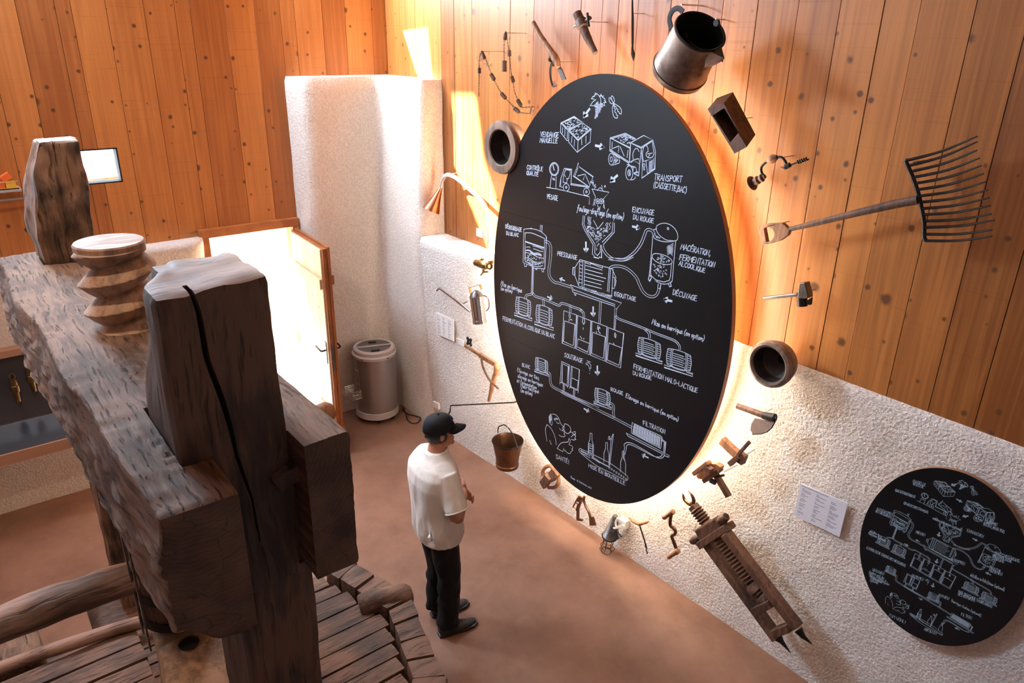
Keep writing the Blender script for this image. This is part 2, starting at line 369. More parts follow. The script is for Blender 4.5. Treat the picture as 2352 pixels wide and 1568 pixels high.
M['toolx'] = old_wood('tool_wood_light', (0.12, 0.050, 0.022), (0.34, 0.155, 0.072), (0, 0, 1), gs=40, bump=0.001, crack=0.15)
M['iron'] = simple('dark_iron', (0.032, 0.027, 0.026), 0.5, 0.7, var=0.4, scale=20, bump=0.001, bscale=60)
M['greyiron'] = simple('grey_iron', (0.16, 0.15, 0.15), 0.4, 0.8, var=0.4, scale=18, bump=0.001, bscale=60)
M['steel'] = simple('polished_steel', (0.62, 0.62, 0.64), 0.16, 1.0)
M['pin'] = simple('steel_pin', (0.55, 0.55, 0.55), 0.3, 1.0)
M['brass'] = simple('aged_brass', (0.48, 0.33, 0.13), 0.32, 1.0, var=0.35, scale=25)
M['oldbrass'] = simple('dark_old_brass', (0.20, 0.14, 0.07), 0.4, 0.9, var=0.35, scale=25)
M['copper'] = simple('copper_sheet', (0.62, 0.24, 0.13), 0.28, 1.0, var=0.3, scale=12)
M['cancopper'] = simple('tarnished_copper', (0.36, 0.30, 0.26), 0.42, 0.85, scale=7, col2=(0.13, 0.085, 0.065), bump=0.003, bscale=9)
M['bucket'] = simple('brown_copper_bucket', (0.20, 0.095, 0.05), 0.38, 0.85, scale=6, col2=(0.075, 0.038, 0.024), bump=0.001, bscale=20)
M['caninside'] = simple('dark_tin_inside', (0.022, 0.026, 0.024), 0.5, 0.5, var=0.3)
M['alu'] = simple('pale_aluminium_tube', (0.70, 0.70, 0.70), 0.3, 0.6)
M['chalkboard'] = simple('chalkboard_black', (0.0045, 0.0055, 0.0075), 0.36, 0.0, spec=0.30)
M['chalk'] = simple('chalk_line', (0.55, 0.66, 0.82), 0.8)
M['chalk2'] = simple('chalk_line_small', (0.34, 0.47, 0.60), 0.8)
M['rim'] = simple('board_edge_wood', (0.30, 0.14, 0.07), 0.6)
M['paper'] = simple('pale_sheet', (0.66, 0.68, 0.78), 0.5)
M['paperw'] = simple('white_sheet', (0.80, 0.76, 0.74), 0.5)
M['ink'] = simple('grey_print', (0.10, 0.10, 0.14), 0.7)
M['white'] = simple('white_plastic', (0.80, 0.78, 0.76), 0.4)
M['black'] = simple('black_plastic', (0.012, 0.012, 0.014), 0.4)
# ------------------------------------------------------------------ the room shell
def concrete():
    m, nt, N, L, B = new_mat('polished_concrete_floor')
    tc = N.new('ShaderNodeTexCoord')
    n1 = N.new('ShaderNodeTexNoise'); n1.inputs['Scale'].default_value = 1.3; n1.inputs['Detail'].default_value = 7; n1.inputs['Roughness'].default_value = 0.66; n1.inputs['Distortion'].default_value = 0.15
    L.new(tc.outputs['Object'], n1.inputs['Vector'])
    r = N.new('ShaderNodeValToRGB'); e = r.color_ramp.elements; e[0].position = 0.30; e[1].position = 0.72
    e[0].color = (0.150, 0.072, 0.045, 1); e[1].color = (0.290, 0.155, 0.103, 1); L.new(n1.outputs['Fac'], r.inputs['Fac'])
    n2 = N.new('ShaderNodeTexNoise'); n2.inputs['Scale'].default_value = 14; n2.inputs['Detail'].default_value = 6; n2.inputs['Roughness'].default_value = 0.8; L.new(tc.outputs['Object'], n2.inputs['Vector'])
    q = N.new('ShaderNodeMapRange'); q.inputs['From Min'].default_value = 0.60; q.inputs['From Max'].default_value = 0.74; q.inputs['To Max'].default_value = 0.4; L.new(n2.outputs['Fac'], q.inputs['Value'])
    mx = N.new('ShaderNodeMixRGB'); mx.inputs['Color2'].default_value = (0.15, 0.075, 0.055, 1); L.new(q.outputs[0], mx.inputs['Fac']); L.new(r.outputs['Color'], mx.inputs['Color1'])
    L.new(mx.outputs[0], B.inputs['Base Color'])
    B.inputs['Roughness'].default_value = 0.5; B.inputs['Specular IOR Level'].default_value = 0.3
    b = N.new('ShaderNodeBump'); b.inputs['Distance'].default_value = 0.002; L.new(n2.outputs['Fac'], b.inputs['Height']); L.new(b.outputs['Normal'], B.inputs['Normal'])
    return m
M['floor'] = concrete()
XM, YM, ZM = 9.5, -7.5, 6.0
f = MB().bx(-0.35, XM, YM, 0.3, -0.2, 0.0).build('floor', M['floor']); tag(f, kind='structure')

# right wall: core, boards above, plaster below
ZL = 2.195
wr = MB().bx(-0.4, XM, 0.03, 0.25, 0, ZM).build('wall_right', M['plaster']); tag(wr, kind='structure')
xs = [0.0, 0.287, 0.574, 0.738, 1.029, 1.242, 1.52, 1.782, 2.066, 2.366, 2.611, 2.905, 3.125, 3.286, 3.468, 3.753, 3.972, 4.164, 4.41, 4.674, 4.924, 5.16, 5.344, 5.60, 5.83, 6.062, 6.30, 6.55, 6.80, 7.06, 7.32, 7.6, 7.9, 8.2, 8.5, 8.8, 9.15, 9.5]
rnd = random.Random(3)
for a, b in zip(xs, xs[1:]):
    p = rnd.uniform(0, 0.004)
    MB().bx(a+0.0018, b-0.0018, -p, 0.03, ZL-0.02, ZM).build('plank', M['plankR'], wr, loc=((a+b)/2, 0, 3.5), bevel=0.0012)
# tan square patch let into one board
def ramp(tab, x):
    if x <= tab[0][0]: return tab[0][1]
    for (a, va), (b, vb) in zip(tab, tab[1:]):
        if x <= b: return lerp(va, vb, (x-a)/(b-a))
    return tab[-1][1]
TF = [(0, .19), (.76, .182), (1.65, .134), (2.7, .07), (3.75, .055), (5, .03), (9.5, .03)]
TT = [(0, .30), (1.02, .30), (1.5, .30), (1.75, .27), (1.95, .21), (2.15, .12), (2.4, .07), (3.2, .045), (5, .035), (9.5, .035)]
def tmid(x, z):
    t = min(1, max(0, z/ZL)); a = ramp(TF, x); b = ramp(TT, x); return lerp(a, b, t)
def plaster_right():
    xn = [1.025+(XM-1.025)*i/170 for i in range(171)]; zn = [ZL*k/44 for k in range(45)]
    vs = []; fs = []
    for x in xn:
        for z in zn:
            n = noise.noise(Vector((x*1.3, 0, z*1.3)))*0.012+noise.noise(Vector((x*5, 3, z*5)))*0.005
            r = 0.022*max(0, (z-(ZL-0.05))/0.05)**2
            vs.append((x, -(tmid(x, z)+n)+r, z))
    nz = len(zn)
    for i in range(len(xn)-1):
        for k in range(nz-1):
            fs.append((i*nz+k, (i+1)*nz+k, (i+1)*nz+k+1, i*nz+k+1))
    # top ledge
    n0 = len(vs)
    for i, x in enumerate(xn): vs.append((x, 0.02, ZL+0.002*math.sin(i*1.7)))
    for i in range(len(xn)-1): fs.append((i*nz+nz-1, (i+1)*nz+nz-1, n0+i+1, n0+i))
    o = meshobj('plaster_facing', vs, fs, M['plaster'], wr, smooth=True); return o
plaster_right()

# corner mass of plaster, up to 3.66 m
def corner_mass():
    levels = [0.0, 1.0, ZL, 3.0, 3.62, 3.665]
    vs = []; fs = []
    def plan(z):
        t = z/3.665; xc = lerp(0.075, 0.27, min(1, t*1.0))
        yc = -lerp(0.19, 0.255, t); yd = -(lerp(0.178, 0.30, z/ZL) if z < ZL else lerp(0.30, 0.25, (z-ZL)/(3.665-ZL)))
        yb = -lerp(1.03, 1.06, t); ya = -1.13
        pts = []
        def seg(a, b, n):
            for i in range(n): pts.append((lerp(a[0], b[0], i/n), lerp(a[1], b[1], i/n)))
        A = (-0.02, ya); B_ = (xc, yb); Cc = (xc, yc); D = (1.025, yd); E = (1.025, 0.02)
        seg(A, B_, 4); seg(B_, Cc, 14); seg(Cc, D, 12); seg(D, E, 4); pts.append(E); return pts
    zs = []
    for a, b in zip(levels, levels[1:]):
        n = max(1, int((b-a)/0.08)); zs += [a+(b-a)*i/n for i in range(n)]
    zs.append(levels[-1])
    m = None
    for z in zs:
        P = plan(z); m = len(P)
        # soften corners
        Q = list(P)
        for _ in range(2):
            R = list(Q)
            for i in range(1, m-1): R[i] = ((Q[i-1][0]+2*Q[i][0]+Q[i+1][0])/4, (Q[i-1][1]+2*Q[i][1]+Q[i+1][1])/4)
            Q = R
        sh = 0.012*max(0, (z-3.62)/0.045)
        for x, y in Q:
            n = noise.noise(Vector((x*4, y*4, z*3)))*0.008
            vs.append((x-sh+n, y+sh-n if x < 1.0 else y, z))
    for i in range(len(zs)-1):
        for k in range(m-1): fs.append((i*m+k, i*m+k+1, (i+1)*m+k+1, (i+1)*m+k))
    top = (len(zs)-1)*m; n0 = len(vs)
    vs.append((-0.02, 0.02, 3.665))
    for k in range(m-1): fs.append((top+k, top+k+1, n0))
    o = meshobj('wall_corner', vs, fs, M['plasterL'], None, smooth=True)
    tag(o, kind='structure')
    try: o.data.set_sharp_from_angle(angle=math.radians(50))
    except Exception: pass
corner_mass()

# left wall: core with door, small window and unseen clerestory openings shaped to cast the sun patches
DY0, DY1, DZ = -2.03, -1.20, 2.225
WY0, WY1, WZ0, WZ1 = -3.10, -2.675, 2.817, 3.112
def back(x, z):
    """point of the left wall plane that the sun passes to light (x, 0, z)"""
    t = (x+0.02)/SUN_DIR.x; return (-SUN_DIR.y*t, z-SUN_DIR.z*t)
clr = [[back(0.34, 4.08), back(0.92, 4.12), back(1.0, 3.5), back(0.66, 3.56)],
       [back(1.20, 3.545), back(1.69, 3.56), back(1.80, 3.05), back(2.2, 2.35), back(2.1, 2.1), back(1.20, 2.0)]]
def wall_with_holes(name, x, th, outer, holes, mat):
    cu = bpy.data.curves.new(name, 'CURVE'); cu.dimensions = '2D'; cu.fill_mode = 'BOTH'; cu.extrude = th/2
    for P in [outer]+holes:
        s = cu.splines.new('POLY'); s.points.add(len(P)-1); s.use_cyclic_u = True
        for i, (a, b) in enumerate(P): s.points[i].co = (a, b, 0, 1)
    o = bpy.data.objects.new(name, cu); C.objects.link(o)
    o.matrix_world = Matrix(((0, 0, 1, x), (1, 0, 0, 0), (0, 1, 0, 0), (0, 0, 0, 1)))
    dg = bpy.context.evaluated_depsgraph_get(); me = bpy.data.meshes.new_from_object(o.evaluated_get(dg))
    me.transform(o.matrix_world); bpy.data.objects.remove(o)
    me.materials.clear(); me.materials.append(mat)
    o = bpy.data.objects.new(name, me); C.objects.link(o); return o
M['boardwall'] = simple('boarded_wall_upper', (0.60, 0.28, 0.10), 0.7)
rect = lambda a, b, c, d: [(a, c), (b, c), (b, d), (a, d)]
wl = wall_with_holes('wall_left', -0.08, 0.12, rect(YM, 0.25, 0, ZM),
     [rect(DY0, DY1, 0.001, DZ), rect(WY0, WY1, WZ0, WZ1), rect(-6.4, -4.7, 2.3, 3.9)]+clr, M['boardwall'])
tag(wl, kind='structure')
ys = [0.0, -0.158, -0.448, -0.688, -0.964, -1.105, -1.349, -1.609, -1.909, -2.034, -2.281, -2.569, -2.823, -2.934, -3.198, -3.43, -3.68, -3.95, -4.2, -4.5]
ZT = 4.42
def clip_boxes(y0, y1, z0, z1):
    """a board with the window or door head cut out of it"""
    out = []
    if y0 < WY1 and y1 > WY0:
        a, b = max(y0, WY0), min(y1, WY1)
        out += [(y0, y1, z0, WZ0), (y0, y1, WZ1, z1)]
        if a > y0: out.append((y0, a, WZ0, WZ1))
        if b < y1: out.append((b, y1, WZ0, WZ1))
        return out
    return [(y0, y1, z0, z1)]
for b, a in zip(ys, ys[1:]):
    zb = 2.30 if (b > -2.12 and a < -1.0) else 2.235
    mb = MB(); p = rnd.uniform(0, 0.004)
    for q in clip_boxes(a+0.0018, b-0.0018, zb, ZT): mb.bx(-0.02, p, *q)
    mb.build('plank', M['plankL'], wl, loc=(0, (a+b)/2, 3.3))
# plaster dado of the left wall
def plaster_left(y0, y1):
    yn = int((y1-y0)/0.06)+1; zn = 40; H = 2.245; vs = []; fs = []
    for i in range(yn+1):
        y = lerp(y0, y1, i/yn)
        for k in range(zn+1):
            z = H*k/zn; th = lerp(0.065, 0.20, (z/H)**4)+noise.noise(Vector((0, y*1.4, z*1.4)))*0.014
            e = max(0, (y-(y1-0.12))/0.12); th -= 0.10*e*e
            if k == zn: th -= 0.02
            vs.append((th, y, z))
    nz = zn+1
    for i in range(yn):
        for k in range(zn): fs.append((i*nz+k, i*nz+k+1, (i+1)*nz+k+1, (i+1)*nz+k))
    n0 = len(vs)
    for i in range(yn+1): vs.append((-0.02, lerp(y0, y1, i/yn), H))
    for i in range(yn): fs.append((i*nz+zn, n0+i, n0+i+1, (i+1)*nz+zn))
    n1 = len(vs)
    for k in range(nz): vs.append((-0.14, y1, H*k/zn))
    for k in range(zn): fs.append((yn*nz+k, yn*nz+k+1, n1+k+1, n1+k))
    meshobj('plaster_facing', vs, fs, M['plasterL'], wl, smooth=True)
plaster_left(-7.5, -2.10)

# other walls and ceiling, outside the frame
wf = MB().bx(-0.35, XM, YM-0.2, YM, 0, ZM).build('wall_front', M['plasterL']); tag(wf, kind='structure')
wb = MB().bx(XM, XM+0.2, YM, 0.3, 0, ZM).build('wall_back', M['plasterL']); tag(wb, kind='structure')
ce = MB().bx(-0.4, XM+.2, YM, 0.3, ZM, ZM+0.2).build('ceiling', M['boardwall']); tag(ce, kind='structure')
blk = MB().bx(-2.2, -0.15, -11, -4.55, 4.0, 4.08).build('sun_block_outside', M['boardwall']); tag(blk, kind='structure')  # unseen slab added to keep direct sun out of the large window

# small window: dark frame and pane, railing outside
M['trim'] = simple('oiled_larch_trim', (0.44, 0.155, 0.045), 0.45, 0, var=0.3, scale=9)
wi = MB()
for q in ((WY0, WY1, WZ1-0.012, WZ1), (WY0, WY1, WZ0, WZ0+0.012), (WY0, WY0+0.012, WZ0, WZ1), (WY1-0.012, WY1, WZ0, WZ1)): wi.bx(-0.13, 0.002, *q)
wi = wi.build('window_1', M['black']); tag(wi, kind='structure')
M['pane'] = glass_mat('window_glass'); 
MB().bx(-0.10, -0.096, WY0+.01, WY1-.01, WZ0+.01, WZ1-.01).build('pane', M['pane'], wi)
rl = thing('balcony_railing', 'dark sloping handrail seen outside through the small window', 'railing', (-1.4, -3.0, 2.0))
MB().bar((-1.4, -4.6, 2.52), (-1.4, -1.9, 2.66), 0.05, 0.03).build('handrail', M['greyiron'], rl)
for y in (-3.9, -3.25, -2.62):
    MB().bar((-1.4, y, 2.0), (-1.4, y, 2.6), 0.02, 0.02, up=(1, 0, 0)).build('baluster', M['greyiron'], rl)
# outside: pale courtyard
M['court'] = simple('pale_courtyard', (0.80, 0.79, 0.76), 0.9, var=0.06, scale=3)
co = MB().bx(-9, -0.36, -9, 4, -0.25, -0.03).build('ground_outside', M['court']); tag(co, kind='structure')
ow = MB().bx(-3.9, -3.7, -9, 4, -0.05, 1.95).build('wall_outside', M['court']); tag(ow, kind='structure')
for k in range(22):
    MB().bx(-3.70, -3.68, -5.2+k*0.3, -5.2+k*0.3+0.285, 0, 1.93).build('plank', M['court'], ow)

# door frame and leaf
d1 = thing('door_1', None, None); d1['kind'] = 'structure'
MB().bx(-0.14, 0.045, -2.115, -1.13, 2.225, 2.312).build('door_head', M['trim'], d1, bevel=0.006)
MB().bx(-0.14, 0.045, -2.105, -2.03, 0, 2.225).build('door_jamb', M['trim'], d1, bevel=0.006)
MB().bx(-0.14, 0.045, -1.20, -1.13, 0, 2.225).build('door_jamb', M['trim'], d1, bevel=0.006)
MB().bx(-0.14, 0.06, -2.03, -1.20, -0.01, 0.012).build('threshold', M['greyiron'], d1)
M['leafpale'] = plank_mat('pale_door_board', (0.62, 0.40, 0.22), (0.84, 0.66, 0.46), knot=(0.42, 0.22, 0.10))
M['leafedge'] = simple('oiled_door_edge', (0.36, 0.115, 0.032), 0.42, 0, var=0.3, scale=6)
HX, HY = 0.05, -1.215; EX, EY = 0.925, -1.272
ux = Vector((EX-HX, EY-HY, 0)).normalized(); uy = Vector((ux.y, -ux.x, 0))   # uy points to -Y side (door's outer face)
def dl(a, b, z): return Vector((HX, HY, 0))+ux*a+uy*b+Vector((0, 0, z))
LW = (Vector((EX, EY, 0))-Vector((HX, HY, 0))).length
lf = MB()
def dbox(mb, a0, a1, b0, b1, z0, z1):
    vs = [dl(a, b, z) for a in (a0, a1) for b in (b0, b1) for z in (z0, z1)]
    return mb.add(vs, [(0, 1, 3, 2), (4, 6, 7, 5), (0, 4, 5, 1), (2, 3, 7, 6), (0, 2, 6, 4), (1, 5, 7, 3)])
dbox(lf, 0, LW, -0.03, 0.012, 0.02, 2.20).build('door_leaf', M['leafedge'], d1, bevel=0.003)
dbox(MB(), 0, LW+0.012, -0.055, -0.03, 0.02, 2.215).build('door_rebate', M['leafedge'], d1, bevel=0.003)
for k in range(5):
    a0 = 0.02+k*(LW-0.05)/5; dbox(MB(), a0, a0+(LW-0.05)/5-0.004, 0.012, 0.026, 0.03, 2.19).build('door_board', M['leafpale'], d1)
for z in (0.42, 1.80):
    dbox(MB(), 0.03, LW-0.04, 0.026, 0.050, z, z+0.10).build('cross_batten', M['leafpale'], d1, bevel=0.004)
for z in (0.25, 1.85): dbox(MB(), LW+0.0, LW+0.016, -0.075, -0.045, z, z+0.09).build('edge_peg', M['leafedge'], d1)
hd = dbox(MB(), LW-0.10, LW-0.065, 0.026, 0.034, 1.02, 1.25).build('handle_plate', M['greyiron'], d1)
MB().tube(catmull([dl(LW-0.083, 0.034, 1.16), dl(LW-0.083, 0.075, 1.16), dl(LW-0.12, 0.085, 1.165), dl(LW-0.21, 0.083, 1.17)]), [0.009]*18+[0.012], 8).build('door_handle', M['iron'], hd)
h2 = dbox(MB(), LW-0.10, LW-0.065, -0.063, -0.055, 1.02, 1.25).build('handle_plate', M['greyiron'], d1)
MB().tube(catmull([dl(LW-0.083, -0.063, 1.16), dl(LW-0.083, -0.115, 1.16), dl(LW-0.12, -0.125, 1.165), dl(LW-0.2, -0.122, 1.17)]), [0.009]*18+[0.012], 8).build('door_handle', M['iron'], h2)
dbox(MB(), LW, LW+0.004, -0.02, 0.004, 0.95, 1.25).build('lock_plate', M['greyiron'], d1)

# ------------------------------------------------------------------ glowing strip behind the big board
BD = 0.30
BC = Vector((3.502, -BD, 2.192)); BA, BB, BT = 1.234, 1.639, 0.0323   # centre, half width, half height, tilt
def ell(c, a, b, t, k, y, n=160, s=1.0):
    th = 2*PI*k/n; x = a*s*math.cos(th); z = b*s*math.sin(th)
    return Vector((c.x+x*math.cos(t)+z*math.sin(t), y, c.z-x*math.sin(t)+z*math.cos(t)))
M['led'] = emit('warm_led_strip', (1.0, 0.82, 0.62), 125.0)
def led():
    n = 96; vs = []; fs = []
    for k in range(n):
        for y in (-0.255, -0.225): vs.append(ell(BC, BA, BB, BT, k, y, n, 0.945))
    for k in range(n):
        j = (k+1) % n; fs.append((2*k, 2*k+1, 2*j+1, 2*j))
    return vs, fs
# ------------------------------------------------------------------ the oval boards
def board(name, label, c, a, b, tilt, y0, y1, cuts, n=180):
    """oval board from y0 (front) to y1 (back); cuts: joints as lines ((x,z),(x,z)); every board strip is a part"""
    t = thing(name, label, 'sign', (c.x, y0, c.z), None)
    ring = [ell(c, a, b, tilt, k, y0, n) for k in range(n)]
    def below(p, L):  # signed
        (x0, z0), (x1, z1) = L; return p.z-(z0+(z1-z0)*(p.x-x0)/(x1-x0))
    def clip(poly, L, sgn, gap):
        out = []
        for i in range(len(poly)):
            p, q = poly[i], poly[(i+1) % len(poly)]; dp = below(p, L)*sgn-gap; dq = below(q, L)*sgn-gap
            if dp >= 0: out.append(p)
            if dp*dq < 0: out.append(p.lerp(q, dp/(dp-dq)))
        return out
    strips = []; rest = ring
    for L in cuts:
        strips.append(clip(rest, L, 1, 0.0008)); rest = clip(rest, L, -1, 0.0008)
    strips.append(rest)
    for P in strips:
        MB().prism(P, (0, 0.004, 0)).build('board_panel', M['chalkboard'], t)
    core = MB(); core.prism([p+Vector((0, 0.0045, 0)) for p in ring], (0, y1-y0-0.0045, 0)); core.build('board_edge', M['rim'], t)
    return t
big = board('oval_board', 'tall oval blackboard with white French wine-making diagram, glowing round its edge', BC, BA, BB, BT, -BD, -0.26,
            [((on(1155, 485, 1, -BD).x, on(1155, 485, 1, -BD).z), (on(1678.6, 626.6, 1, -BD).x, on(1678.6, 626.6, 1, -BD).z)), ((on(1144, 764, 1, -BD).x, on(1144, 764, 1, -BD).z), (on(1524, 934, 1, -BD).x, on(1524, 934, 1, -BD).z))])
tag(big, cat='sign')
v_, f_ = led()
meshobj('light_strip', v_, f_, M['led'], big)
for k in range(6):
    p = ell(BC, BA, BB, BT, k*26+8, -0.08, 160, 0.7)
    MB().tube([(p.x, -0.26, p.z), (p.x, -0.02, p.z)], 0.015, 8).build('standoff', M['pin'], big)
SC_ = Vector((6.092, -0.09, 1.423)); SA, SB, ST = 0.4210, 0.5563, 0.119
small = board('oval_board', 'small oval blackboard with white German wine-making diagram at lower right', SC_, SA, SB, ST, -0.09, -0.06, [])
MB().tube([(SC_.x, -0.06, SC_.z), (SC_.x, 0.0, SC_.z)], 0.05, 10).build('standoff', M['pin'], small)
# ------------------------------------------------------------------ the old wine press
def timber(name, mat, parent, x0, x1, y0, y1, z0, z1, axis=0, res=0.03, r=0.02, amp=0.012, fine=0.004, warp=None, seed=0, cutters=(), loc=None):
    """hewn timber: rounded box with rough, fibrous surface running along `axis`"""
    lo = Vector((x0, y0, z0)); hi = Vector((x1, y1, z1)); vs = []; fs = []
    def grid(fix, val, a, b):
        na = max(2, int((hi[a]-lo[a])/res)); nb = max(2, int((hi[b]-lo[b])/res)); n0 = len(vs)
        for i in range(na+1):
            for k in range(nb+1):
                p = Vector((0, 0, 0)); p[fix] = val; p[a] = lerp(lo[a], hi[a], i/na); p[b] = lerp(lo[b], hi[b], k/nb); vs.append(p)
        for i in range(na):
            for k in range(nb): fs.append((n0+i*(nb+1)+k, n0+(i+1)*(nb+1)+k, n0+(i+1)*(nb+1)+k+1, n0+i*(nb+1)+k+1))
    for fx in range(3):
        a, b = [q for q in range(3) if q != fx]
        grid(fx, lo[fx], a, b); grid(fx, hi[fx], a, b)
    out = []; sv = Vector((seed*7.3, seed*3.1, seed*5.7))
    for p in vs:
        q = Vector([min(max(p[i], lo[i]+r), hi[i]-r) for i in range(3)]); d = p-q
        nrm = d.normalized() if d.length > 1e-9 else Vector((0, 0, 0))
        e = q+nrm*r if d.length > 1e-9 else p
        s = Vector([p[i]*(0.9 if i == axis else 6.0) for i in range(3)])+sv
        s2 = Vector([p[i]*(4.0 if i == axis else 26.0) for i in range(3)])+sv
        s3 = p*2.1+sv
        h = noise.noise(s)*amp*.7+noise.noise(s3)*amp*1.0-abs(noise.noise(s2))*fine*1.6
        e = e+nrm*(h*(.25 if abs(nrm[axis]) > .8 else 1))
        if warp: e = warp(e)
        out.append(e)
    mb = MB(); mb.add(out, fs, True)
    o = mb.build(name, mat, parent, loc=loc)
    if cutters:
        bm = bmesh.new(); bm.from_mesh(o.data); bmesh.ops.remove_doubles(bm, verts=bm.verts, dist=2e-4)
        bmesh.ops.recalc_face_normals(bm, faces=bm.faces); bm.to_mesh(o.data); bm.free()
    for c in cutters:
        n0 = len(o.data.vertices)
        for solver in ('EXACT', 'FAST'):
            b = o.modifiers.new('cut', 'BOOLEAN'); b.operation = 'DIFFERENCE'; b.object = c; b.solver = solver
            if solver == 'EXACT': b.use_self = False
            dg = bpy.context.evaluated_depsgraph_get(); dg.update(); me = bpy.data.meshes.new_from_object(o.evaluated_get(dg))
            o.modifiers.clear()
            if len(me.vertices) > 0.4*n0: break
        o.data = me
        bpy.data.objects.remove(c)
    return o
def faces_mat(o, mat, test):
    o.data.materials.append(mat); k = len(o.data.materials)-1
    for p in o.data.polygons:
        if test(p.normal, p.center+o.location if False else p.center): p.material_index = k
def cutter(*a): return MB().bx(*a).build('cutter', None)
def cutprism(pts, dep): return MB().prism(pts, dep).build('cutter', None)

pr = thing('wine_press', 'huge old dark oak screw wine press with massive head beam, filling the lower left', 'wine press', (3.75, -3.46, 0))
def sst(a, b, x): t = max(0.0, min(1.0, (x-a)/(b-a))); return t*t*(3-2*t)
KN = [(4.30, -3.56, .15, .011), (3.42, -3.60, .10, .007), (5.0, -3.66, .13, .011), (4.62, -3.42, .10, .006), (2.95, -3.3, .14, .008)]
def bwarp(p):
    t = (p.x-2.2)/3.1; lw = 1-sst(-3.78, -3.3, p.y)
    top = sst(2.66, 2.80, p.z); lf = 1-sst(-3.80, -3.62, p.y)
    w = noise.noise(Vector((p.x*1.8, 0, 4)))*0.030; c1 = abs(noise.noise(Vector((p.x*15, 2, 1))))*0.014
    y = p.y+lw*(0.085*t-0.02)+lf*top*(w+c1)
    z = p.z-lf*top*abs(noise.noise(Vector((p.x*9, 8, 1))))*0.018+0.008*math.sin(p.x*3.1+p.y*5)*top
    if top > 0:
        for kx, ky, kr, ka in KN:
            dx, dy = (p.x-kx)/1.5, p.y-ky; r = math.sqrt(dx*dx+dy*dy)
            if r < kr: z += top*ka*(1-r/kr)*math.sin(r*150+2.5*math.sin(math.atan2(dy, dx)*1.0+.6))*.8
    z += 0.030*(1-sst(2.32, 2.6, p.z))*sst(3.2, 5.3, p.x)*(1-sst(-3.5, -3.3, p.y)) + (0.09*(1-sst(2.3, 2.42, p.z))*(1-sst(-3.80, -3.66, p.y)))
    # broken, stepped fibres of the left side
    y += lf*(1-top)*(-abs(noise.noise(Vector((p.x*5+p.z*6, 1, p.z*26-p.x*3)))))*0.030
    return Vector((p.x, y, z))
# the notch in front of the near post, shorter right cheek and the mortises
cuts = [cutter(4.66, 5.125, -3.605, -3.272, 2.0, 3.1), cutter(5.10, 5.6, -3.515, -3.262, 2.0, 3.1), cutter(5.235, 5.6, -3.3, -2.8, 2.0, 3.1),
        cutter(2.36, 2.53, -3.62, -3.30, 2.0, 3.1)]
hb = timber('head_beam', M['beam'], pr, 2.2, 5.36, -3.81, -3.105, 2.30, 2.83, 0, 0.0165, 0.016, 0.006, 0.004, bwarp, 1, cuts)
faces_mat(hb, M['endgrain'], lambda n, c: n.x > .62 and c.x > 5.0)
def npw(p):
    z = p.z; t = sst(2.8, 3.4, z); back_ = 1-sst(4.78, 5.0, p.x); left = 1-sst(-3.58, -3.45, p.y); right = sst(-3.45, -3.30, p.y)
    x = p.x+back_*(0.10*t-0.02)*1.0
    y = p.y+right*(0.014*math.sin((z-2.2)*4.2)+.01*t)+left*back_*0.07*t
    zz = z+sst(3.2, 3.37, z)*(0.04*(p.y+3.44)-.02*(1-back_)*.5+0.012*noise.noise(p*9))
    return Vector((x, y, zz))
# long drying split down the front of the near post
def split_pts(y0, x0):
    zs = [3.45, 3.30, 3.15, 3.0, 2.9, 2.8, 2.62, 2.45]; L = []; Rr = []
    for i, z in enumerate(zs):
        c = lerp(-3.51, -3.40, i/7)+0.008*math.sin(i*2.3); w = 0.010*(1-abs(i-2.5)/6)
        L.append((x0, c-w, z)); Rr.append((x0, c+w, z))
    return L+Rr[::-1]
npost = timber('post', M['postwood'], pr, 4.70, 5.12, -3.60, -3.27, 2.24, 3.375, 2, 0.026, 0.022, 0.014, 0.006, npw, 2,
               [cutprism(split_pts(0, 5.04), (0.2, 0, 0))])
npost['label'] = 'near squared post with long drying split'
# lower half of the near post, wider
timber('post_foot', M['postwood'], pr, 4.70, 5.115, -3.50, -3.228, 0.0, 2.30, 2, 0.035, 0.03, 0.014, 0.006, None, 3)
def fpw(p):
    t = max(0, min(1, (p.z-2.8)/0.69)); b = math.sin(PI*t); left = 1-sst(-3.56, -3.44, p.y)
    y = p.y+left*(0.10*t-0.040*b)+(1-left)*0.02*t
    x = p.x+(1-sst(2.3, 2.42, p.x))*0.05*t
    if t > 0:
        x += 0.020*noise.noise(p*9)*b+.012*abs(noise.noise(p*22))*b; y += 0.025*b*noise.noise(p*7+Vector((3, 0, 0)))
    return Vector((x, y, p.z))
fp = timber('post', M['postfar'], pr, 2.26, 2.52, -3.625, -3.335, 0.3, 3.49, 2, 0.018, 0.02, 0.022, 0.010, fpw, 4,
            [cutprism([(2.48, -3.452, 3.6), (2.48, -3.444, 3.6), (2.48, -3.448, 3.33)], (0.2, 0, 0))])
fp['label'] = 'far post rising through the beam, rough and waisted'
# sawn pale tops of the posts
M['sawn'] = old_wood('sawn_end_grain', (0.20, 0.15, 0.125), (0.56, 0.47, 0.42), (0, 1, 0), gs=20, bump=0.003, crack=0.55)
faces_mat(npost, M['sawn'], lambda n, c: n.z > .6 and c.z > 3.25); faces_mat(fp, M['sawn'], lambda n, c: n.z > .6 and c.z > 3.4)
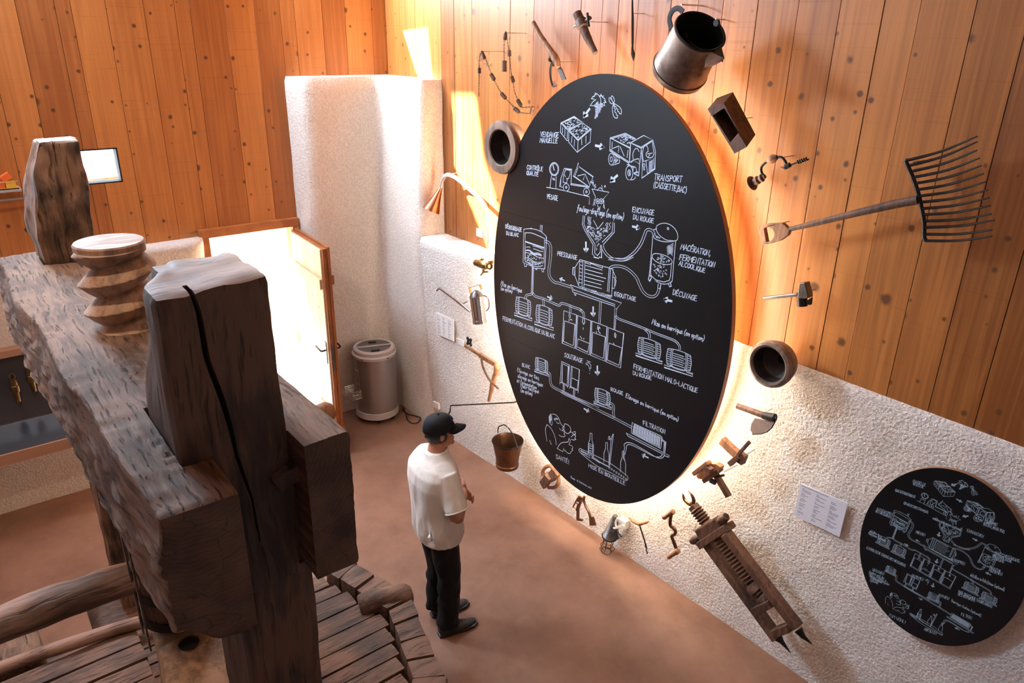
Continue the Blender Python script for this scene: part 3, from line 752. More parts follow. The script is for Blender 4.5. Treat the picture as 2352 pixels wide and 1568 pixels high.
# wooden screw standing on the beam: real helical thread
def thread(mb, c, z0, z1, r0, r1, pitch, n=40, ph=0.0):
    zs = int((z1-z0)/0.006); vs = []; fs = []
    for i in range(zs+1):
        z = lerp(z0, z1, i/zs)
        for k in range(n):
            t = 2*PI*k/n; u = ((z-z0)/pitch-t/(2*PI)+ph) % 1.0
            s = 1-abs(2*u-1); s = s**0.8
            r = lerp(r0, r1, s)+0.004*noise.noise(Vector((math.cos(t)*2, math.sin(t)*2, z*6)))
            vs.append(Vector((c[0]+r*math.cos(t), c[1]+r*math.sin(t), z)))
    for i in range(zs):
        for k in range(n): fs.append((i*n+k, i*n+(k+1) % n, (i+1)*n+(k+1) % n, (i+1)*n+k))
    mb.add(vs, fs, True); mb.add(vs[-n:], [tuple(range(n))]); mb.add(vs[:n], [tuple(range(n))[::-1]])
    return mb
scr_ = thread(MB(), (3.765, -3.462), 2.79, 3.185, 0.092, 0.160, 0.128, 56, 0.30)
scr_.lathe([(0, 3.212), (.136, 3.212), (.142, 3.205), (.140, 3.165), (.100, 3.14)], (3.752, -3.468, 0), (0, 0, 1), 44)
scr = scr_.build('screw', M['screwwood'], pr); faces_mat(scr, M['sawn'], lambda n, c: n.z > .9 and c.z > 3.2)
thread(MB(), (3.77, -3.462), 1.85, 2.36, 0.10, 0.155, 0.135, 40, 0.1).build('screw_shaft', M['screwwood'], scr)
# banded screw head below the beam and its lever
hd_ = MB().lathe([(0, 1.20), (0.17, 1.20), (0.19, 1.26), (0.195, 1.5), (0.19, 1.88), (0.16, 1.95), (0, 1.95)], (3.76, -3.46, 0), (0, 0, 1), 28).build('screw_head', M['postwood'], pr)
for z in (1.24, 1.40, 1.66, 1.84):
    MB().lathe([(0.196, z), (0.203, z), (0.203, z+0.05), (0.196, z+0.05)], (3.76, -3.46, 0), (0, 0, 1), 32).build('iron_hoop', M['iron'], hd_)
# tapering iron straps hanging on the left of the head
for a in (0.0, 0.2):
    MB().bar((3.83+a, -3.672, 2.30), (3.80+a*0.7, -3.665, 1.20), 0.035, 0.008, up=(0, 1, 0)).build('iron_strap', M['greyiron'], hd_)
P_ = catmull([(3.76, -3.28, 1.50), (3.755, -3.62, 1.51), (3.76, -3.9, 1.53), (3.77, -4.2, 1.535), (3.79, -4.6, 1.50), (3.80, -5.2, 1.44)], 6)
lv = MB().tube(P_, [0.082+0.014*noise.noise(Vector(p)*3) for p in P_], 18)
for i, p in enumerate(lv.v): lv.v[i] = p+Vector((noise.noise(p*9), 0, noise.noise(p*9+Vector((5, 0, 0)))))*0.012
M['lever'] = old_wood('barked_pole', (0.075, 0.040, 0.027), (0.34, 0.20, 0.145), (0, 1, 0), gs=14, bump=0.008)
lev = lv.build('lever', M['lever'], pr)

# pressing block under the screw, with a flat black disc painting the shade of a peg hole
pb = timber('pressing_block', M['palewood'], pr, 3.74, 4.40, -3.64, -3.24, 0.50, 1.19, 2, 0.03, 0.05, 0.03, 0.008, None, 6)
hole = MB().lathe([(0.052, 0), (0.048, -0.004), (0.040, 0.05)], (4.01, -3.50, 1.16), (0, 0, 1), 18).build('peg_hole_shade', M['black'], pb)
MB().lathe([(0, 0.0), (0.046, 0.0), (0.050, 0.004)], (4.01, -3.50, 1.195), (0, 0, 1), 18).build('peg_hole_shade', M['black'], pb); bpy.data.objects.remove(hole)

# bed: boards along Y with a raised border
NB = 12; BR = 1.13; bc = Vector((3.78, -3.46, 0))
poly = []
for k in range(NB):
    a = 2*PI*(k+0.5)/NB+PI/NB+0.0; poly.append(Vector((bc.x+BR*math.cos(a)/math.cos(PI/NB), bc.y+BR*math.sin(a)/math.cos(PI/NB), 0)))
def yrange(x):
    lo, hi = 9, -9
    for i in range(NB):
        p, q = poly[i], poly[(i+1) % NB]
        if min(p.x, q.x) <= x <= max(p.x, q.x) and abs(p.x-q.x) > 1e-6:
            y = p.y+(q.y-p.y)*(x-p.x)/(q.x-p.x); lo = min(lo, y); hi = max(hi, y)
    return lo, hi
rb = random.Random(5)
bed = timber('press_bed', M['bedwood'], pr, 2.75, 4.8, -4.25, -2.65, 0.28, 0.46, 1, 0.08, 0.03, 0.02, 0.01, None, 9)
x = bc.x-BR*0.96
while x < bc.x+BR*0.97:
    wd = rb.uniform(0.11, 0.165); a, b = yrange(x+wd/2)
    if x < 2.97: x += wd; continue
    if b-a > 0.2:
        o = timber('board', M['bedwood'], bed, x+0.004, x+wd-0.004, a+0.012, b-0.012, 0.46, 0.530+rb.uniform(0, 0.008), 1, 0.05, 0.008, 0.006, 0.003, None, int(x*40))
    x += wd
# border of short stubs, proud of the boards
for i in range(NB):
    p, q = poly[i], poly[(i+1) % NB]; mid = (p+q)/2
    if mid.x < 3.05: continue
    e = (q-p); L = e.length; e.normalize(); out = Vector((e.y, -e.x, 0))
    if out.dot(mid-bc) < 0: out = -out
    m_ = max(2, int(round(L/0.155))); s0 = 0
    for k in range(m_):
        s1 = L*(k+1)/m_+(rb.uniform(-0.012, 0.012) if k < m_-1 else 0)
        n_ = 1.0; wj = 0.20+rb.uniform(-0.015, 0.015)
        Mx = Matrix((e, out, Vector((0, 0, 1)))).transposed().to_4x4()
        o = timber('border_block', M['bedwood'], bed, s0+0.003, s1-0.003, 0.010, wj, 0.36, 0.590+rb.uniform(-0.006, 0.006), 1, 0.04, 0.014, 0.012, 0.005, None, i*10+k)
        for v in o.data.vertices: v.co.x = L/2+(v.co.x-L/2)*(1+v.co.y/BR*1.02)
        T = Matrix.Translation(p) @ Mx
        o.data.transform(T); s0 = s1
# log end sticking out beyond the border corner
lg = MB().tube(catmull([(3.60, -2.38, 0.52), (3.67, -2.20, 0.55), (3.71, -2.07, 0.53)], 5), [0.085, 0.09, 0.092, 0.092, 0.092, 0.09, 0.09, 0.088, 0.086, 0.08, 0.068], 14)
for i, p in enumerate(lg.v): lg.v[i] = p+Vector((noise.noise(p*8), noise.noise(p*8+Vector((4, 0, 0))), noise.noise(p*8+Vector((0, 4, 0)))))*0.02
lg.build('log_end', M['bedwood'], bed)
# rail pole along the far edge of the bed
P_ = catmull([(3.12, -3.30, 0.62), (3.0, -3.62, 0.63), (2.955, -4.0, 0.64), (2.90, -4.35, 0.62), (2.88, -4.9, 0.60)], 6)
rp = MB().tube(P_, [0.042+0.006*noise.noise(Vector(p)*4) for p in P_], 12); rp.build('rail_pole', M['lever'], bed)
# long boards on the left half, running out beyond the bed
for k in range(5):
    xa = 2.99+k*0.155
    timber('board', M['bedwood'], bed, xa+0.004, xa+0.151, -5.0, -3.62, 0.54, 0.60+rb.uniform(0, 0.012), 1, 0.05, 0.01, 0.012, 0.006, None, 60+k)
# cross sleepers
timber('sleeper', M['bedwood'], pr, 2.16, 2.86, -3.80, -3.2, 0.0, 0.40, 0, 0.05, 0.07, 0.03, 0.01, None, 11)
timber('sleeper', M['beam'], pr, 2.55, 2.92, -4.9, -4.10, 0.0, 0.60, 1, 0.05, 0.06, 0.03, 0.008, None, 12)
timber('sleeper', M['bedwood'], pr, 2.85, 4.6, -3.9, -3.0, 0.0, 0.30, 0, 0.1, 0.05, 0.03, 0.01, None, 13)
# wedges and peg seen at the right of the posts
MB().bar((5.13, -3.335, 2.66), (5.135, -3.24, 2.70), 0.05, 0.055).build('wedge', M['postwood'], pr, bevel=0.004)
pg = MB().bar((4.98, -3.12, 2.60), (4.985, -3.02, 2.62), 0.07, 0.075); pg.build('wedge', M['postwood'], pr, bevel=0.004)
MB().tube([(4.80, -3.14, 2.66), (4.795, -3.04, 2.675), (4.79, -2.985, 2.68), (4.79, -2.965, 2.682)], [0.045, 0.045, 0.042, 0.028], 16).build('round_peg', M['toolx'], pr)
# ------------------------------------------------------------------ tools hung round the board
def view(ox, oy, s): return lambda x, y, d: W(ox+x*s, oy+y*s, d)
A1 = view(1060, 0, .2551); A2 = view(1480, 0, .2807); A3 = view(1700, 280, .2934); A4 = view(960, 560, .2550)
A5 = view(1080, 900, .24236); A6 = view(1380, 1080, .15306); A7 = view(1560, 760, .2551); A8 = view(1540, 1120, .26786)
A0 = view(640, 140, .3827)
def proj(P):
    q = RC @ (np.array(P)-CAM); return np.array((1176+FPX*q[0]/q[2], 784+FPX*q[1]/q[2]))
def scr(sx, sy, c, P=None):
    """unit direction that points (sx,sy) on the picture and leans c towards the viewer"""
    l = math.hypot(sx, sy); s = math.sqrt(1-c*c)
    if P is None: return Vector(RC.T @ np.array((sx/l*s, sy/l*s, -c)))
    f = Vector(np.array(P)-CAM).normalized(); a = Vector(RC.T @ np.array((sx/l, sy/l, 0.0))); a = (a-f*a.dot(f)).normalized(); return a*s-f*c
def mm(P, px):
    """length in metres of px photo pixels at point P"""
    q = RC @ (np.array(P)-CAM); return px*q[2]/FPX
def pin(V, x0, y0, x1, y1, parent, r=0.003):
    """steel mounting pin: wall end seen at (x1,y1), tip seen at (x0,y0)"""
    w0 = V(x1, y1, 0.0); t = proj(V(x0, y0, 0.2)); best = min((np.hypot(*(proj(w0+Vector((0, -d, 0)))-t)), d) for d in [k*0.01 for k in range(3, 60)])
    MB().tube([w0, w0+Vector((0, -best[1], 0))], r, 8).build('mounting_pin', M['pin'], parent); return best[1]
def pindepth(V, x0, y0, x1, y1):
    w0 = V(x1, y1, 0.0); t = proj(V(x0, y0, 0.2)); return min((np.hypot(*(proj(w0+Vector((0, -d, 0)))-t)), d) for d in [k*0.01 for k in range(3, 60)])[1]
def pts(V, seq, d): return [V(seq[i], seq[i+1], d) for i in range(0, len(seq), 2)]
def ring_prism(mb, outer, inner, dep):
    n = len(outer); d = Vector(dep); vs = list(outer)+list(inner)+[p+d for p in outer]+[p+d for p in inner]; fs = []
    for i in range(n):
        j = (i+1) % n
        fs += [(i, j, n+j, n+i), (2*n+i, 3*n+i, 3*n+j, 2*n+j), (i, 2*n+i, 2*n+j, j), (n+i, n+j, 3*n+j, 3*n+i)]
    return mb.add(vs, fs)
BACK = Vector((0, 1, 0))

# cleaning chain with little brushes
d = pindepth(A1, 180, 460, 385, 463)
t = thing('cleaning_chain', 'rusty chain strung with small brush cylinders, hanging on pins above the big board', 'chain', A1(300, 600, d))
pin(A1, 180, 460, 385, 463, t); pin(A1, 400, 295, 580, 300, t); pin(A1, 632, 1022, 760, 1030, t)
ch = MB()
def chain(path):
    P = catmull(path, 4); L = 0; last = None; k = 0
    for a, b in zip(P, P[1:]):
        n = max(1, int((b-a).length/0.015))
        for i in range(n):
            p = a.lerp(b, (i+.5)/n); x, y, z = frame(b-a); s = x if k % 2 else y; k += 1
            ch.tube([p+z*(0.010*math.cos(q))+s*(0.0045*math.sin(q)) for q in [2*PI*j/7 for j in range(7)]], 0.0019, 4, closed=True)
chain(pts(A1, [180, 460, 165, 520, 160, 590, 160, 660, 157, 760, 156, 860], d))
chain(pts(A1, [180, 460, 215, 520, 240, 590, 280, 690, 330, 790, 378, 862, 440, 930, 497, 990, 530, 1012, 630, 1018, 635, 965, 540, 965, 520, 925, 480, 830, 460, 710, 445, 640, 430, 480, 410, 340, 399, 290, 388, 330, 383, 450, 385, 545, 385, 640], d))
ch.build('chain_links', M['iron'], t)
M['bristle'] = simple('pale_bristle', (0.55, 0.40, 0.25), 0.8)
for a, b, r in [((160, 610), (160, 660), .013), ((183, 470), (208, 525), .013), ((265, 668), (295, 716), .014), ((360, 842), (396, 884), .014), ((478, 975), (516, 1008), .014),
                ((642, 962), (628, 1018), .013), ((506, 902), (536, 950), .014), ((452, 688), (468, 738), .013), ((429, 452), (431, 508), .014), ((396, 305), (388, 358), .014), ((385, 545), (385, 645), .018)]:
    p, q = A1(*a, d), A1(*b, d); m_ = MB().tube([p, q], r, 10)
    for k in range(6): c = p.lerp(q, (k+.5)/6); m_.tube([c-(q-p)*0.03, c+(q-p)*0.03], r*1.18, 10)
    m_.build('brush_cylinder', M['tool'], t)
for a in ((166, 535), (240, 585)):
    c = A1(*a, d); b = MB(); rr = random.Random(1)
    for k in range(46):
        v = Vector((rr.gauss(0, 1), rr.gauss(0, 1), rr.gauss(0, .5))).normalized()*0.042; b.tube([c, c+v], 0.0009, 3, cap=False)
    b.build('bristle_tuft', M['bristle'], t)

# grafting tool
d = pindepth(A1, 875, 562, 1005, 557)
t = thing('pruning_hook', 'wooden handled pruning tool with flat blade and thin curved hook', 'tool', A1(760, 430, d)); pin(A1, 875, 562, 1005, 557, t)
P = pts(A1, [645, 200, 700, 310, 760, 400, 800, 455, 835, 510, 860, 560, 872, 605], d)
MB().tube(P, [.017, .021, .022, .024, .030, .028, .020], 14).build('handle', M['toolx'], t)
MB().tube([A1(812, 520, d), A1(818, 528, d)], .032, 14).tube([A1(842, 560, d), A1(848, 568, d)], .031, 14).build('ferrule', M['iron'], t)
MB().prism(pts(A1, [856, 600, 884, 588, 940, 714, 900, 722], d-.01), BACK*.008).build('blade', M['greyiron'], t)
MB().tube(catmull(pts(A1, [815, 560, 800, 620, 802, 700, 822, 772, 862, 768], d), 5), [.008]*16+[.007, .006, .006, .004, .002], 8).build('hook', M['iron'], t)

# wooden barrel tap
d = pindepth(A1, 1155, 222, 1322, 202)
t = thing('barrel_tap', 'dark wooden barrel tap with a grey iron cross handle', 'tap', A1(1110, 280, d)); pin(A1, 1155, 222, 1322, 202, t)
P = pts(A1, [1040, 120, 1062, 165, 1066, 170, 1075, 190, 1095, 240, 1098, 250, 1130, 330, 1160, 390, 1208, 478], d)
MB().tube(P, [.032, .032, .030, .042, .042, .030, .028, .024, .019], 14).build('tap_body', M['tool'], t)
MB().tube([A1(1012, 243, d), A1(1090, 200, d), A1(1130, 180, d), A1(1160, 158, d)], [.008, .008, .012, .014], 10).build('crosspin', M['greyiron'], t)
MB().tube([A1(1133, 115, d+.02), A1(1148, 240, d+.02)], .008, 8).build('key', M['iron'], t)

# long rod
t = thing('tasting_rod', 'thin dark iron rod with small spear point above the big board', 'rod', A1(1540, 200, .12))
MB().tube(pts(A1, [1532, -260, 1538, 0, 1540, 200, 1540, 400], .12), [.006, .006, .009, .008], 8).build('shaft', M['iron'], t)
MB().tube(pts(A1, [1540, 400, 1538, 440, 1545, 490, 1548, 552], .12), [.006, .008, .014, .001], 8).build('spear_point', M['iron'], t)
MB().tube([A1(1537, 120, .12), A1(1537, 120, .12)+BACK*.12], .003, 6).build('mounting_pin', M['pin'], t)

# big copper can
d = .40; c = A2(458, 258, d); n_ = scr(.47, -.88, .60, c)
t = thing('watering_can', 'large tarnished copper jug with spout and swing handle above the big board', 'jug', c)
R_ = mm(c, 61); Lc = mm(c, 96)/.77
MB().lathe([(R_*.97, -.002), (R_, 0), (R_*.99, -.02), (R_*1.02, -Lc*.3), (R_*1.10, -Lc*.88), (R_*1.12, -Lc*.92), (R_*1.14, -Lc*.93), (R_*1.10, -Lc*1.04), (0, -Lc*1.04)], c, n_, 44).build('can_body', M['cancopper'], t)
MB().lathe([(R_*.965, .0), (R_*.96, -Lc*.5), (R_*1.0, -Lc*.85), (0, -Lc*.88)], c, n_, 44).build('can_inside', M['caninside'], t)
MB().lathe([(R_*.96, 0), (R_*.99, .008), (R_*1.03, 0), (R_*1.0, -.012)], c, n_, 44).build('rim_roll', M['iron'], t)
MB().lathe([(R_*1.125, -Lc*.905), (R_*1.145, -Lc*.915), (R_*1.125, -Lc*.925)], c, n_, 44).build('base_seam', M['caninside'], t)
qa, qb, tip, ql, qr = A2(545, 425, d+.04), A2(632, 385, d-.02), A2(657, 478, d+.05), A2(612, 515, d+.07), A2(495, 552, d+.10)
q0 = A2(500, 480, d+.04)
MB().add([qa, qb, tip, ql, qr, q0, A2(560, 540, d-.02)], [(0, 2, 3), (0, 3, 4), (0, 4, 5), (1, 2, 3, 6), (3, 4, 6)]).build('spout', M['cancopper'], t)
MB().add([A2(556, 428, d+.035), A2(630, 390, d-.01), A2(652, 474, d+.05), A2(640, 512, d+.062)], [(0, 1, 2), (0, 2, 3)]).build('spout_inside', M['caninside'], t)
hp = catmull(pts(A2, [318, 98, 275, 68, 228, 92, 205, 150, 212, 200, 226, 252], d+.02), 5)
hm = MB()
for a_, b_ in zip(hp, hp[1:]): hm.bar(a_, b_+(b_-a_)*.15, .030, .006, up=(0, 1, 0))
hm.build('handle', M['iron'], t)
MB().tube(catmull(pts(A2, [325, 300, 400, 370, 480, 408, 560, 405, 628, 372, 652, 300, 630, 230, 590, 188], d+.035), 6), .004, 6).build('bail', M['iron'], t)
for a in ((328, 302), (592, 188)): MB().lathe([(0, -.008), (.018, -.008), (.018, .008), (0, .008)], A2(*a, d+.04), (0, -1, 0), 12).build('ear', M['iron'], t)
# embossed oval stamp on the front of the can, following its side
x_, y_, z_ = frame(n_); vdir = -Vector(RC.T @ np.array((0, 0, 1.0))); f0 = (vdir-n_*vdir.dot(n_)).normalized(); g0 = n_.cross(f0)
def side(a, h, k=1.004): r_ = R_*lerp(1.02, 1.08, h); return c-n_*(Lc*h)+(f0*math.cos(a)+g0*math.sin(a))*r_*k
st_ = MB()
for q in (1.0, .72): st_.tube([side(-.05+.26*q*math.cos(e), .48+.085*q*math.sin(e)) for e in [2*PI*k/20 for k in range(20)]], .0016, 4, closed=True)
st_.build('stamp', M['cancopper'], t)
pin(A2, 300, 76, 485, 48, t, .004); pin(A2, 580, 165, 660, 160, t, .004)

# hollowed block
d = .34; t = thing('hollow_block', 'dark square wooden block with a deep rectangular slot', 'block', A2(720, 1000, d))
F = pts(A2, [517, 893, 650, 845, 838, 1203, 738, 1258], d); I = pts(A2, [560, 945, 652, 885, 775, 1088, 705, 1165], d)
dep = A2(725, 752, d-.13)-F[1]
b = MB(); ring_prism(b, F, I, dep); b.build('block_body', M['tool'], t, bevel=.006)
MB().prism([p+dep*.8 for p in I], dep*.15).build('slot_back', M['tool'], t)
pin(A2, 800, 960, 880, 962, t)

# carpenter's brace
d = pindepth(A3, 340, 272, 415, 265)
t = thing('hand_brace', 'old crank hand drill with turned wooden knob and twisted auger bit', 'drill', A3(250, 380, d)); pin(A3, 340, 272, 415, 265, t)
a = A3(88, 482, d); ax = A3(195, 425, d)-a; L = ax.length
MB().lathe([(0, 0), (.040, 0), (.046, .006), (.040, .014), (.020, .020), (.026, L*.35), (.026, L*.5), (.016, L*.6), (.024, L*.72), (.024, L*.8), (.013, L*.9), (.013, L), (0, L)], a, ax, 18).build('knob', M['tool'], t)
MB().tube(catmull(pts(A3, [190, 425, 168, 395, 166, 355, 190, 325, 215, 308], d), 5), .008, 8).build('crank', M['iron'], t)
a = A3(212, 305, d); ax = A3(290, 275, d)-a; L = ax.length
MB().lathe([(0, 0), (.014, .002), (.024, L*.35), (.026, L*.6), (.014, L*.98), (0, L)], a, ax, 16).build('grip', M['toolx'], t)
MB().tube(catmull(pts(A3, [288, 275, 325, 278, 350, 305, 368, 340], d), 5), .008, 8).build('crank', M['iron'], t)
MB().tube(pts(A3, [355, 352, 390, 335], d), [.016, .014], 10).tube(pts(A3, [318, 352, 352, 362, 360, 350], d), [.003, .008, .008], 6).build('chuck', M['iron'], t)
sb = MB(); a = A3(390, 338, d); b_ = A3(528, 286, d); sb.tube([a, a.lerp(b_, .45)], .005, 8); x_, y_, z_ = frame(b_-a); Lb = (b_-a).length
sb.tube([a+z_*Lb*(.42+.58*i/60)+(x_*math.cos(i*.52)+y_*math.sin(i*.52))*.008 for i in range(61)], .0045, 6); sb.build('auger_bit', M['iron'], t)

# big fork
d = .14; t = thing('potato_fork', 'wide many tined iron fork with long wooden shaft and open grip', 'fork', A3(900, 720, d))
b = MB(); O = [135, 822, 215, 795, 330, 790, 388, 845, 375, 885, 315, 928, 240, 952, 168, 962]; I = [188, 832, 215, 822, 245, 835, 265, 865, 262, 895, 242, 928, 222, 935, 208, 938]
ring_prism(b, pts(A3, O, d+.015), pts(A3, I, d+.015), BACK*.03); b.build('grip', M['toolx'], t, bevel=.004)
MB().tube(pts(A3, [375, 842, 600, 790, 900, 715, 1200, 645, 1395, 607], d), [.014, .017, .020, .023, .024], 14).build('shaft', M['tool'], t)
MB().tube(catmull(pts(A3, [1308, 298, 1300, 318, 1345, 420, 1390, 545, 1412, 640, 1438, 780, 1440, 900, 1455, 928], d), 4), .011, 8).build('head_bar', M['iron'], t)
st = [1310, 300, 1332, 340, 1350, 385, 1365, 432, 1378, 480, 1390, 530, 1402, 580, 1410, 628, 1420, 678, 1430, 725, 1438, 775, 1445, 825, 1450, 878, 1455, 930]
en = [1857, 112, 1855, 155, 1853, 222, 1875, 283, 1887, 343, 1905, 405, 1925, 468, 1937, 532, 1948, 593, 1960, 655, 1968, 720, 1992, 768, 1972, 845, 1970, 895]
for k in range(14):
    p = A3(st[2*k], st[2*k+1], d); q = A3(en[2*k], en[2*k+1], d+.05); mdl = p.lerp(q, .5)+Vector((0, .02, -.012))
    MB().tube(catmull([p, mdl, q], 5), [.0075]*4+[.0065]*3+[.0055, .005, .0045, .0035], 7).build('tine', M['iron'], t)
pin(A3, 1345, 305, 1505, 290, t); pin(A3, 215, 805, 385, 778, t)

# cooper's hammer
d = pindepth(A3, 530, 1325, 588, 1310)+.05
t = thing('cooper_hammer', 'grey iron wedge-headed hammer with pale round handle', 'hammer', A3(480, 1360, d)); pin(A3, 530, 1325, 588, 1310, t)
MB().prism(pts(A3, [460, 1262, 505, 1258, 528, 1345, 530, 1380, 448, 1388, 450, 1335], d), BACK*.055).build('hammer_head', M['greyiron'], t, bevel=.004)
MB().tube(pts(A3, [484, 1372, 487, 1440], d-.025), .030, 12).build('socket', M['iron'], t)
MB().prism(pts(A3, [520, 1400, 555, 1375, 548, 1432, 520, 1428], d-.01), BACK*.02).build('wedge', M['iron'], t)
MB().tube(pts(A3, [188, 1380, 450, 1350], d-.02), [.012, .011], 12).build('handle', M['greyiron'], t)

# funnels / bowls turned in wood
M['bowlw'] = old_wood('turned_bowl', (0.075, 0.045, 0.033), (0.26, 0.17, 0.125), (0, 0, 1), gs=14, bump=.003, crack=.35)
def bowl(label, u, v, vt, vb, d, depth, q):
    """q: inner opening as a share of the outer radius"""
    c = W(u, v, d); r = (W(u, vt, d).z-W(u, vb, d).z)/2; t = thing('wooden_funnel', label, 'funnel', c)
    MB().lathe([(r*q, .006), (r*(q+.04), -.004), (r*(q+.96)/2, -.008), (r*.96, -.002), (r*1.0, .02), (r*.97, depth*.3), (r*.85, depth*.65), (r*.55, depth*.93), (.05, depth)], c, (0, 1, 0), 40).build('bowl_body', M['bowlw'], t)
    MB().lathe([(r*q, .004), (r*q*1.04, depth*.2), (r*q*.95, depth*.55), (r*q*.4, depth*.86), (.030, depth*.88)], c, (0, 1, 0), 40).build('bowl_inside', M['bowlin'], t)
    MB().lathe([(.031, depth*.87), (.030, depth*.97), (0, depth*.97)], c, (0, 1, 0), 16).build('drain_hole', M['black'], t)
    MB().tube([c+Vector((0, depth, 0)), (c.x, 0, c.z)], .012, 8).build('mounting_pin', M['pin'], t)
    return t
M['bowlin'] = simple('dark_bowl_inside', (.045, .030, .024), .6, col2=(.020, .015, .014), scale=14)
bowl('thick brown round wooden funnel in the sunlight, left of the big board', 1148, 339, 277, 402, .33, .22, .64)
bowl('round dark wooden funnel with cracked rim, right of the big board where boards meet plaster', 1765, 838, 784, 893, .24, .17, .74)

# copper cone on curved tube
d = pindepth(A0, 1045, 685, 1120, 667)
t = thing('sulphur_sprayer', 'copper cone on a long curved pale metal tube', 'sprayer', A0(1000, 760, d)); pin(A0, 1045, 685, 1120, 667, t)
a = A0(975, 758, d); b_ = A0(915, 898, d+.1); L = (b_-a).length; r = mm(b_, 20)
MB().lathe([(.012, 0), (r*.55, L*.5), (r, L*.97), (r*1.03, L), (r*.98, L), (r*.5, L*.5), (.01, .01)], a, b_-a, 28).build('copper_cone', M['copper'], t)
MB().tube(catmull(pts(A0, [975, 758, 985, 712, 1015, 683, 1070, 705, 1145, 768, 1228, 852, 1258, 930, 1265, 1010, 1264, 1092], d), 5), .019, 12).build('curved_tube', M['alu'], t)
t = tag(MB().prism([on(1095.5, 523, 1, 0), on(1109, 528, 1, 0), on(1109, 546, 1, 0), on(1095.5, 541, 1, 0)], (0, -.010, 0)).build('light_switch', M['white'], bevel=.002), 'small white square light switch on the boards under the curved tube', 'switch')

# brass tap
def wy(u, v, off=0.0):
    p = W(u, v, .2)
    for _ in range(4): p = W(u, v, tmid(p.x, p.z)+off)
    return -p.y
d = wy(1110, 605, .14); t = thing('brass_tap', 'heavy brass valve beside the left edge of the big board', 'tap', A4(590, 185, d))
MB().tube(pts(A4, [522, 168, 545, 176, 580, 180, 612, 192, 628, 197], d), [.030, .033, .042, .040, .028], 16).build('valve_body', M['brass'], t)
MB().lathe([(.020, 0), (.030, 0), (.030, .03), (.020, .03)], A4(636, 200, d+.03), scr(.3, .1, .9), 16).build('outlet', M['brass'], t)
MB().tube(pts(A4, [580, 150, 578, 130], d), [.012, .018], 10).build('stem_cap', M['brass'], t)
MB().tube(pts(A4, [590, 215, 592, 250], d), .012, 8).tube(pts(A4, [565, 282, 592, 252, 635, 250], d), [.007, .010, .007], 8).build('tap_key', M['brass'], t)
MB().tube([A4(640, 168, d), A4(680, 160, d)], .014, 8).tube([A4(640, 168, d), A4(640, 168, d)+BACK*.2], .008, 8).build('mounting_pin', M['brass'], t)

# steel filling jug
d = wy(1100, 705, .20); c = A4(527, 472, d); b_ = A4(556, 712, d); ax = b_-c; L = ax.length; r = mm(c, 16)
t = thing('filling_jug', 'polished steel jug with very long thin spout, left of the big board', 'jug', c)
MB().lathe([(r*1.04, 0), (r*1.04, .012), (r, .014), (r*.97, L*.88), (r*1.02, L*.885), (r*1.02, L), (0, L)], c, ax, 32).build('jug_body', M['steel'], t)
MB().lathe([(r*1.02, 0), (r*.8, -.03), (r*.3, -.055), (0, -.06)], c, ax, 28).build('lid', M['greyiron'], t)
MB().tube(catmull(pts(A4, [470, 608, 395, 546, 300, 475, 205, 408, 188, 405, 170, 420], d), 4), [.014]*6+[.012]*6+[.010]*6+[.009]*3, 10).tube(pts(A4, [398, 545, 450, 515], d), .005, 6).build('spout', M['steel'], t)
MB().tube(catmull(pts(A4, [588, 465, 622, 478, 641, 530, 636, 580, 615, 604], d), 5), .006, 8).build('handle', M['steel'], t)
MB().bar(A4(464, 398, d), A4(478, 446, d), .02, .004).bar(A4(558, 368, d), A4(572, 410, d), .02, .004).bar(A4(462, 396, d), A4(562, 366, d), .03, .004).build('hinge_bracket', M['brass'], t)
MB().tube([A4(540, 560, d), A4(540, 560, d)+BACK*.25], .006, 8).build('mounting_pin', M['pin'], t)

# printed sheets
def sheet(name, label, Q, mat, cols, rows, head, off=.02):
    c0_ = (sum(q[0] for q in Q)/4, sum(q[1] for q in Q)/4); d = wy(c0_[0], c0_[1], off)
    P = [W(q[0], q[1], d) for q in Q]; t = thing(name, label, 'sign', P[0])
    MB().prism(P, BACK*.006).build('sheet_panel', mat, t)
    mb = MB(); rr = random.Random(4)
    def at(u, v): return P[0].lerp(P[1], u).lerp(P[3].lerp(P[2], u), v)+Vector((0, -.0012, 0))
    def line(u0, u1, v, h): mb.add([at(u0, v), at(u1, v), at(u1, v+h), at(u0, v+h)], [(0, 1, 2, 3)])
    if head:
        u = .03
        while u < .60: w_ = rr.uniform(.012, .045); line(u, u+w_, .035, .017); u += w_+.006
    for ci in range(cols):
        u0 = .04+ci*.94/cols; v = .10+(.02*ci if head else 0)
        while v < .92:
            for q in range(rr.choice([2, 3])):
                if v > .93: break
                u = u0+.02; end = u0+rr.uniform(.25, .8)*.9/cols*(1 if q else .7)
                while u < end: w_ = rr.uniform(.008, .03); line(u, min(u+w_, end), v, .42/rows*.5); u += w_+.005
                v += .5/rows
            v += .42/rows
    mb.build('printed_lines', M['ink'], t); return t
sheet('text_sheet', 'pale blue printed sheet in three columns beside the small oval board', [(1839, 1110), (1947, 1156), (1928, 1233), (1823, 1183)], M['paper'], 3, 13, True, .035)
sheet('text_sheet', 'white printed sheet in three columns on plaster, below the long-spouted jug', [(1001.5, 716), (1042, 735), (1042, 784), (1004.5, 767)], M['paperw'], 3, 12, False)
sheet('text_sheet', 'tiny white printed card beside the black rosette knob', [(1047.5, 776), (1064.5, 782), (1064, 796), (1047.5, 788)], M['paperw'], 1, 6, False)
d = wy(1078, 784, .08); t = thing('rosette_knob', 'small black four-lobed knob above the wooden pruner', 'knob', A4(462, 880, d)); c = A4(462, 880, d)
mb = MB()
